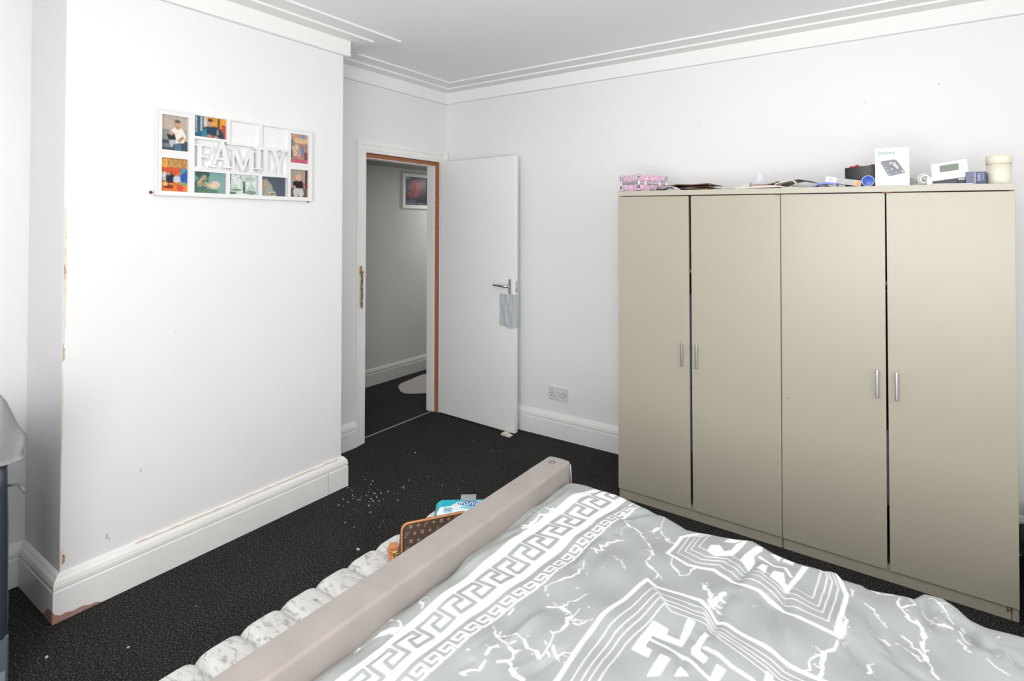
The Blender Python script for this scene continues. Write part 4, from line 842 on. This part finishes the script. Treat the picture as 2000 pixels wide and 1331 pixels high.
# white band carrying a grey key, and the narrow white key beside it
yy = [-.1, .796, 1.009, 1.187, 1.372, 1.434, 1.565, 1.641, 1.705, 1.8, 2.1]
xL = np.interp(Y, [-.1, 1.40, 1.641, 1.727, 1.82, 2.1], [-.914, -.914, -.882, -.852, -.835, -.835]); xR = np.interp(Y, yy, [-.83, -.820, -.811, -.789, -.774, -.771, -.757, -.747, -.737, -.725, -.72])
xS = np.interp(Y, [-.1, .828, .934, 1.072, 1.219, 1.346, 1.469, 1.614, 1.721, 1.85, 2.1], [-.795, -.790, -.787, -.776, -.752, -.742, -.735, -.718, -.697, -.69, -.69])
inb = np.minimum(X - xL, xR - X); zone = (X > xR - .002) & (X < xS + .022); mask[zone] = 0
mask = np.maximum(mask, np.clip(inb / AA + .5, 0, 1))
def meander(a, b, p, wd, hw):
    """coverage of a running key; a along, b across (0..wd)"""
    a = np.mod(a, p); best = np.full(a.shape, 9.0)
    pts = [(0, .07), (.80, .07), (.80, .47), (.40, .43), (.32, .93), (1.0, .93), (1.0, .07)]
    for sh in (-1, 0, 1):
        for L in (pts,):
            for q in range(len(L) - 1):
                ax, ay = (L[q][0] + sh) * p, L[q][1] * wd; bx, by = (L[q + 1][0] + sh) * p, L[q + 1][1] * wd
                LL = (bx - ax) ** 2 + (by - ay) ** 2; t = np.clip(((a - ax) * (bx - ax) + (b - ay) * (by - ay)) / LL, 0, 1)
                best = np.minimum(best, np.hypot(a - ax - t * (bx - ax), b - ay - t * (by - ay)))
    return np.clip((hw - best) / AA + .5, 0, 1)
tb_ = (X - xL) / (xR - xL)
wk = .058
kz = (tb_ > .1) & (tb_ < .9)
kc = np.zeros(X.shape); kc[kz] = meander(Y[kz] - .02, ((tb_[kz] - .22) / .56) * wk, .069, wk, .0054)
mask = mask * (1 - kc)
sz = np.abs(X - xS) < .024
sc_ = np.zeros(X.shape); sc_[sz] = meander(Y[sz], .016 - X[sz] + xS[sz], .040, .032, .0028)
mask = np.maximum(mask, sc_)
# shape: flat top with creases, rounded edges, hanging sides
H = .604 + .006 * np.sin(X * 5.1 + 1) * np.sin(Y * 4.3) + .004 * np.sin(X * 13 + Y * 7) + .0025 * np.sin(X * 29 - Y * 23 + 1) + .002 * np.sin(X * 17 + Y * 41)
for amp, p in FOLDS:
    sl, d, t = polydist(p, .09); s_ = np.sin(np.pi * np.clip(t, .02, .98)) ** .5
    H[sl] += amp * s_ * np.exp(-(d / .011) ** 2) - amp * .55 * s_ * np.exp(-((d - .026) / .018) ** 2)
rw = np.random.default_rng(31)
for k in range(70):                                                     # fine rumples
    p0 = np.array([rw.uniform(-.93, .25), rw.uniform(.55, 1.68)]); an = rw.normal(-.9, .45) if p0[0] > -.45 else rw.normal(1.35, .35); L_ = rw.uniform(.04, .14)
    p1 = p0 + L_ * np.array([math.cos(an), math.sin(an)]); am = rw.uniform(.0012, .0034) * rw.choice([-1, 1])
    sl, d, t = polydist([p0, (p0 + p1) / 2 + rw.normal(0, .006, 2), p1], .05); H[sl] += am * np.sin(np.pi * np.clip(t, .02, .98)) * np.exp(-(d / rw.uniform(.007, .014)) ** 2)
H += -.020 * np.exp(-((X + .976) / .022) ** 2) + .010 * np.exp(-((X + .90) / .05) ** 2) * np.exp(-((Y - 1.64) / .12) ** 2)
EX = [-.98, -.953, -.883, -.805, -.695, -.605, -.533, -.473, -.391, -.352, -.293, -.228, -.168, -.155, -.142, -.128, -.087, -.074, -.025, .02, .042, .076, .103, .123, .154, .213, .4, .96]
EY = [1.705, 1.735, 1.742, 1.738, 1.732, 1.716, 1.690, 1.706, 1.703, 1.712, 1.686, 1.668, 1.672, 1.684, 1.686, 1.666, 1.676, 1.667, 1.676, 1.672, 1.698, 1.700, 1.678, 1.648, 1.640, 1.640, 1.66, 1.65]
yf = np.interp(X, EX, EY) - .028
R_ = .05
th_ = np.clip((Y - yf) / R_, 0, math.pi / 2); drop = np.maximum(Y - yf - R_ * math.pi / 2, 0)
yn = .32; thn = np.clip((yn - Y) / R_, 0, math.pi / 2); dropn = np.maximum(yn - Y - R_ * math.pi / 2, 0)
py = np.where(Y > yf, yf + R_ * np.sin(th_), np.where(Y < yn, yn - R_ * np.sin(thn), Y))
wave = .010 * np.sin(X * 21 + 1.3) + .006 * np.sin(X * 47)
py = py + np.where(drop > 0, wave * np.clip(drop / .08, 0, 1) + drop * .12 + (1.70 - yf) * .6 * np.clip(drop / .1, 0, 1), 0) - np.where(dropn > 0, wave * np.clip(dropn / .08, 0, 1) + .02, 0)
pz = H - R_ * (1 - np.cos(th_)) - drop - R_ * (1 - np.cos(thn)) - dropn
P = np.stack([X, py, pz], -1)
gcol = np.array((.352, .370, .362)); wcol = np.array((.84, .84, .84))
M_duvet = mat('printed_cotton', (1, 1, 1), .7, .2, attr='Col', bump=(900, .08, .0006), sheen=.1)
duv = grid_mesh('duvet', P, M_duvet, None, gcol + mask[..., None] * (wcol - gcol))
tag(duv, 'grey duvet with white Greek key bands and marble veining on the bed', 'duvet')

# ------------------------------------------------------------------ crushed velvet ottoman bench along the footboard
def crushed():
    mt = bpy.data.materials.new('crushed_velvet'); mt.use_nodes = True; nt = mt.node_tree; b = nt.nodes['Principled BSDF']
    tc = nt.nodes.new('ShaderNodeTexCoord'); mp = nt.nodes.new('ShaderNodeMapping'); mp.inputs['Scale'].default_value = (14, 40, 20); mp.inputs['Rotation'].default_value = (0, 0, .5)
    n = nt.nodes.new('ShaderNodeTexNoise'); n.inputs['Scale'].default_value = 1.6; n.inputs['Detail'].default_value = 5; n.inputs['Distortion'].default_value = 1.2
    nt.links.new(tc.outputs['Object'], mp.inputs['Vector']); nt.links.new(mp.outputs['Vector'], n.inputs['Vector'])
    r = nt.nodes.new('ShaderNodeValToRGB'); e = r.color_ramp.elements; e[0].position = .28; e[0].color = (.27, .27, .265, 1); e[1].position = .5; e[1].color = (.66, .655, .635, 1)
    nt.links.new(n.outputs['Fac'], r.inputs['Fac']); nt.links.new(r.outputs['Color'], b.inputs['Base Color'])
    b.inputs['Roughness'].default_value = .6; b.inputs['Sheen Weight'].default_value = .3
    bp = nt.nodes.new('ShaderNodeBump'); bp.inputs['Strength'].default_value = .25; bp.inputs['Distance'].default_value = .004
    nt.links.new(n.outputs['Fac'], bp.inputs['Height']); nt.links.new(bp.outputs['Normal'], b.inputs['Normal'])
    return mt
M_crush = crushed()
ott = thing('ottoman_bench', (-1.27, 1.0, 0), 'silver crushed velvet ottoman bench with a tufted top along the footboard', 'ottoman')
OYs = np.linspace(.30, 1.72, 300); PER, Y0_ = .1187, .722
sec_t = np.linspace(0, 1, 60)
P = np.zeros((len(OYs), 60, 3))
for j, y in enumerate(OYs):
    f = ((y - Y0_) / PER) % 1.0; bul = (1 - abs(2 * f - 1) ** 4.5)
    ed = min(1, (1.72 - y) / .03, (y - .30) / .03); ed = math.sqrt(max(0, 1 - (1 - ed) ** 2))
    for i, t in enumerate(sec_t):
        x = -1.497 + t * .417; q = min(t, 1 - t) / .12; prof_ = math.sqrt(max(0, 1 - (1 - min(q, 1)) ** 2))
        seam2 = 1 - .35 * math.exp(-((t - .5) / .03) ** 2)
        z = .30 + (.092 * prof_ + (.020 * bul * (.35 + .65 * prof_)) * seam2) * ed
        xo = -.008 * bul * (t < .12) * (1 - t / .12)
        P[j, i] = (x + xo + (.008 if t < .02 and bul < .15 else 0), y, z)
cu = grid_mesh('tufted_top', P, M_crush, ott, flip=True)
MB().box(-1.49, -1.084, .305, 1.715, .03, .305).build('body', M_crush, ott, bevel=.01)
for x in (-1.46, -1.11):
    for y in (.34, 1.68): MB().lathe([(.018, 0), (.024, .032)], (x, y, 0), 16).build('foot', M_dark, ott)
for k in range(8):
    y = Y0_ + PER * (k)
    if y < 1.70: MB().blob((-1.273, y, .388), (.009, .009, .005), 10).build('tuft_button', M_crush, ott)

# ------------------------------------------------------------------ monogram bag on the ottoman
bh = Vector((.548, .836, 0)).normalized(); bnf = Vector((.836, -.548, 0)).normalized()
BO = Vector((-1.298, 1.272, .4115))
def BG(a, b, d):                                                        # along, up, towards the viewer
    p = BO + bh * a + bnf * ((d if d > 0 else d * (1 - .88 * b / .137)) - b * .06); return (p.x, p.y, p.z + b)
bag = thing('monogram_bag', tuple(BO), 'brown monogram canvas bag with tan piping on the ottoman', 'bag')
M_canvas = mat('brown_canvas', '#54433c', .5, .35, noise=(300, .12))
M_tan = mat('tan_leather_piping', '#d08a5b', .45, .4)
def outline(w_, h_, r_, ins=0):
    pts = [(ins, 0)]
    for k in range(9):
        an = math.radians(180 - 90 * k / 8); pts.append((r_ + (r_ - ins) * math.cos(an), h_ - r_ + (r_ - ins) * math.sin(an)))
    for k in range(9):
        an = math.radians(90 - 90 * k / 8); pts.append((w_ - r_ + (r_ - ins) * math.cos(an), h_ - r_ + (r_ - ins) * math.sin(an)))
    return pts + [(w_ - ins, 0)]
BW, BH_ = .222, .137
ol = outline(BW, BH_, .022)
MB().prism(ol, BG, -.07, 0).build('body', M_canvas, bag)
MB().tube([BG(a, b, .001) for a, b in ol], .0032, 8).build('piping', M_tan, bag)
mono = MB(); ml = lambda a, b, ox, oy: BG(ox + a, oy + b, .0006)
def star(ox, oy, r_, r2):
    pts = []
    for k in range(8):
        an = math.pi / 4 * k; q = r_ if k % 2 == 0 else r2; pts.append((q * math.cos(an), q * math.sin(an)))
    mono.add([ml(a, b, ox, oy) for a, b in pts], [tuple(range(8))])
def flower(ox, oy):
    for k in range(4):
        an = math.pi / 2 * k + math.pi / 4; cx_, cy_ = .0042 * math.cos(an), .0042 * math.sin(an)
        mono.add([ml(cx_ + .003 * math.cos(t * math.pi / 4), cy_ + .003 * math.sin(t * math.pi / 4), ox, oy) for t in range(8)], [tuple(range(8))])
def initials(ox, oy):
    text_mb('L', .019, lambda a, b: ml(a - .009, b - .009, ox, oy), mono, shear=.3); text_mb('V', .019, lambda a, b: ml(a - .004, b - .004, ox, oy), mono, shear=.1)
row = 0
for iy in range(7):
    for ix in range(9):
        ox, oy = .016 + ix * .025 + (.0125 if iy % 2 else 0), .012 + iy * .0225
        if ox > BW - .012 or oy > BH_ - .011 or (ox < .02 and oy > BH_ - .02): continue
        k = (ix + 2 * iy) % 4
        if k == 0: initials(ox, oy)
        elif k == 2: flower(ox, oy)
        else: star(ox, oy, .0085, .0028)
mono.build('monogram_print', mat('tan_print', '#9c8863', .6), bag)
# tan strap with gold buckle lying at the left of the bag
st = MB(); sa_ = Vector((-1.300, 1.245, .425)); sb_ = Vector((-1.415, 1.335, .428)); sd = (sb_ - sa_).normalized(); sp_ = Vector((-sd.y, sd.x, 0))
SF = lambda a, b, d: tuple(sa_ + sd * a + sp_ * b + Vector((0, 0, d)))
st.box(-.01, .118, -.016, .016, -.004, .006, SF)
strap = st.build('strap', M_tan, bag, bevel=.003)
M_gold = mat('gold_metal', '#e6c88a', .2, .5, 1.0)
MB().tube([SF(.085 + .014 * math.cos(t * math.pi / 8), -.010 + .018 * math.sin(t * math.pi / 8), .010) for t in range(16)], .003, 8, closed=True).build('ring', M_gold, strap)
MB().tube([SF(a, b, .010) for a, b in ((.02, -.022), (.06, -.022), (.06, .004), (.02, .004))], .0032, 8, closed=True).build('buckle', M_gold, strap)
MB().tube([SF(.018, -.010, .012), SF(.062, -.010, .012)], .0022, 8).build('buckle_pin', M_gold, strap)
MB().box(.092, .122, -.020, .010, -.002, .016, SF).build('strap_loop', M_tan, strap, bevel=.004)

# ------------------------------------------------------------------ pack of wipes
w1_ = Vector((.80, .60, 0)).normalized(); wb_ = Vector((-w1_.y, w1_.x, 0)); WTL = math.radians(9)
w2_ = wb_ * math.cos(WTL) + Vector((0, 0, math.sin(WTL))); w3_ = w1_.cross(w2_)
WO = Vector((-1.392, 1.522, .413))
def WP(a, b, d): return tuple(WO + w1_ * a + w2_ * b + w3_ * d)
wip = thing('wipes_pack', tuple(WO), 'turquoise and white pack of wipes lettered mamia on the ottoman', 'wipes pack')
nx_, ny_ = 80, 48; P = np.zeros((ny_, nx_, 3)); P2_ = P.copy(); LW, WW_ = .205, .092
for j in range(ny_):
    for i in range(nx_):
        u, v = i / (nx_ - 1), j / (ny_ - 1)
        pu = min(1, min(u, 1 - u) / .14); pv = min(1, min(v, 1 - v) / .2); hgt = .021 * (math.sin(pu * math.pi / 2) * math.sin(pv * math.pi / 2)) ** .6
        pin = 1 - .16 * (1 - pu) ** 2
        P[j, i] = WP(u * LW, WW_ * (.5 + (.5 - v) * pin), .0225 + hgt); P2_[j, i] = WP(u * LW, WW_ * (.5 + (.5 - v) * pin), .0225 - hgt)
img = paint(nx_, ny_, [('p', [(0, 0), (1, 0), (1, .3), (.7, .25), (.4, .32), (.28, .55), (.1, .6), (.02, 1), (0, 1)], '#12b3c6'), ('r', 0, 0, .05, 1, '#1397ad'), ('r', .95, 0, 1, 1, '#1397ad'),
   ('e', .66, .42, .30, .17, '#ffffff'), ('e', .66, .42, .27, .14, '#2a77b5'), ('e', .66, .64, .22, .08, '#7fd3df'), ('r', .16, .62, .31, .88, '#7cc3dc'), ('r', .175, .65, .295, .85, '#cfeaf3'), ('e', .37, .52, .03, .04, '#f0c7cd')], '#eef8fa', .01, 2)
M_film = mat('printed_film', (1, 1, 1), .22, .5, attr='Col')
grid_mesh('pack_top', P, M_film, wip, img, flip=True)
grid_mesh('pack_underside', P2_, mat('turquoise_film', '#16adc0', .25), wip)
tz = lambda a, b: WP(a, b, .0447)
text_mb('mamia', .034, lambda a, b: tz(.086 + a, .043 + b), sx=.95).build('lettering', mat('white_ink', (.9, .95, 1), .4), wip)
text_mb('80', .022, lambda a, b: tz(.037 + a, .014 + b)).build('lettering', mat('blue_ink', '#3d86b8', .4), wip)
MB().box(.092, .150, .066, .098, .042, .052, WP).build('lid_flap', mat('clear_lid', '#b9c3c6', .2, .5, alpha=.55), wip, bevel=.003)

# ------------------------------------------------------------------ folding cot at the left edge
cot = thing('folding_cot', (-2.62, .1, 0), 'folding cot with dark blue posts and a grey padded rail at the left edge', 'cot')
M_navy = mat('navy_metal', '#2e343e', .4, .5)
M_greyfab = mat('grey_fabric', '#9b9a9a', .85, .2, noise=(60, .06), bump=(350, .2, .001))
CXR, CXL, CYF, CYN = -2.340, -2.90, .554, -.42
for x, y in ((CXR, CYF), (CXL, CYF), (CXR, CYN), (CXL, CYN)):
    pts = [(x - .012, y + .004, .0), (x - .006, y + .002, .25), (x - .004, y, .55), (x + .002, y - .004, .66), (x + .004, y - .006, .76)]
    MB().tube(pts, [.020, .019, .0185, .018, .017], 14).build('post', M_navy, cot)
    ft = MB().box(x - .034, x + .012, y - .10, y + .022, 0, .20).build('foot_bracket', mat('slate_plastic', '#5d6874', .35), cot, bevel=.01)
    MB().box(x + .009, x + .0135, y - .05, y + .012, .02, .09).build('foot_pad', mat('slate_light', '#84919c', .35), ft, bevel=.002)
for a, b in (((CXR, CYF, .765), (CXR, CYN, .765)), ((CXL, CYF, .765), (CXL, CYN, .765)), ((CXR, CYF, .765), (CXL, CYF, .765)), ((CXR, CYN, .765), (CXL, CYN, .765))):
    MB().tube([a, b], .024, 14).build('padded_rail', mat('slate_fabric', '#8b8f93', .8, noise=(60, .06)), cot)
for x in (CXR - .012, CXL): MB().box(x - .002, x + .002, CYN + .02, CYF - .02, .14, .75).build('side_panel', mat('navy_fabric', '#3b4350', .8), cot)
for y in (CYF - .004, CYN): MB().box(CXL + .02, CXR - .03, y - .002, y + .002, .14, .75).build('end_panel', mat('navy_fabric', '#3b4350', .8), cot)
MB().tube([(CXR - .002, CYF + .012, .665), (CXR + .01, CYF + .035, .664), (CXR + .02, CYF + .045, .654)], .0045, 8).build('latch_strap', mat('dark_strap', '#55585a', .6), cot)
MB().tube([(CXR + .016, CYF + .042, .660), (CXR + .03, CYF + .052, .638)], [.007, .006], 8).build('strap_end', mat('pale_strap', '#6f6e68', .6), cot)
# grey blanket thrown over the rail
na, nb_ = 36, 40; P = np.zeros((nb_, na, 3))
for j in range(nb_):
    for i in range(na):
        a, b = i / (na - 1), j / (nb_ - 1)
        y = CYF + .046 - a * .42; th2 = (b - .42) * 4.2
        hump = .135 * math.exp(-((a - .16) / .12) ** 2) * math.exp(-((b - .5) / .2) ** 2) + .03 * math.sin(a * 9) ** 2 * math.exp(-((b - .5) / .3) ** 2)
        r_ = .035 + hump * .3
        x = CXR + r_ * math.sin(max(-1.57, min(1.57, th2))); z = .765 + r_ * math.cos(max(-1.57, min(1.57, th2))) + hump * .75
        if abs(th2) > 1.57: z -= (abs(th2) - 1.57) * (.02 if th2 > 0 else .10)
        x += .006 * math.sin(a * 21 + b * 5); P[j, i] = (x, y + .004 * math.sin(b * 13), z + .004 * math.sin(a * 17 + b * 3))
bk = grid_mesh('blanket', P, M_greyfab, None, flip=True)
sf = bk.modifiers.new('solid', 'SOLIDIFY'); sf.thickness = .007; sf.offset = 0
tag(bk, 'pale grey blanket thrown over the cot rail at the left edge', 'blanket')

# ------------------------------------------------------------------ heap beside the wardrobe at the right edge
def heap(name, c, r, col, label, cat, seed, amp=.07):
    from mathutils import noise as mn
    b_ = MB().blob(c, r, 72, seed=seed, amp=amp); nv_ = []
    for x, y, z in b_.v:
        q = Vector((x * 7 + seed, y * 7, z * 11)); k = 1 - .16 * (1 - abs(mn.noise(q + 1.5 * mn.noise_vector(q * .6))) * 2.4) ** 2 + .05 * mn.noise(q * 2.7)
        nv_.append((c[0] + (x - c[0]) * k, c[1] + (y - c[1]) * k, max(.001, c[2] + (z - c[2]) * k - .25 * max(0, z - c[2]) * abs(x - c[0]) / r[0])))
    b_.v = nv_
    tag(b_.build(name, mat('heap_' + col[1:], col, .8, .25, noise=(9, .35), bump=(25, .5, .02)), smooth=True), label, cat)
heap('bag', (.574, 3.22, .175), (.185, .165, .185), '#3d3b38', 'dark grey bag heaped against the back wall beside the wardrobe', 'bag', 3)
heap('jacket', (.533, 2.865, .16), (.185, .15, .17), '#3c4c57', 'slate blue jacket heaped beside the right-hand wardrobe', 'jacket', 7, .09)
heap('trousers', (.66, 2.555, .075), (.17, .13, .07), '#23252c', 'near black trousers on the carpet beside the blue jacket', 'trousers', 5, .08)

# ------------------------------------------------------------------ crumbs and flakes on the carpet
fl = MB(); rr_ = random.Random(21)
def flake(x, y, s_):
    n = rr_.randint(4, 6); z = .002 + rr_.uniform(0, .003); a0 = rr_.uniform(0, 6)
    pts = [(x + s_ * rr_.uniform(.6, 1.2) * math.cos(a0 + 6.283 * k / n), y + s_ * rr_.uniform(.5, 1.1) * math.sin(a0 + 6.283 * k / n)) for k in range(n)]
    fl.prism(pts, lambda a, b, d: (a, b, d), z - .002, z + s_ * .35)
for k in range(46): flake(-2.42 + rr_.gauss(0, .11), 2.10 + rr_.gauss(0, .14), rr_.choice([.0015, .002, .003, .004]))
for k in range(50): flake(rr_.uniform(-2.5, -1.4), rr_.uniform(.5, 3.1), rr_.choice([.001, .0015, .002, .0025]))
for x, y, s_ in ((-1.73, 2.48, .006), (-2.30, 1.86, .004), (-2.62, 2.68, .005), (-2.25, .88, .005), (-2.38, 2.17, .005), (-2.33, 2.04, .006), (-2.06, 1.74, .009), (-2.43, .70, .006)): flake(x, y, s_)
fo_ = fl.build('paint_flakes', mat('white_flake', (.62, .61, .58), .8)); fo_['kind'] = 'stuff'; tag(fo_, 'small white paint flakes scattered over the charcoal carpet', 'paint flakes')
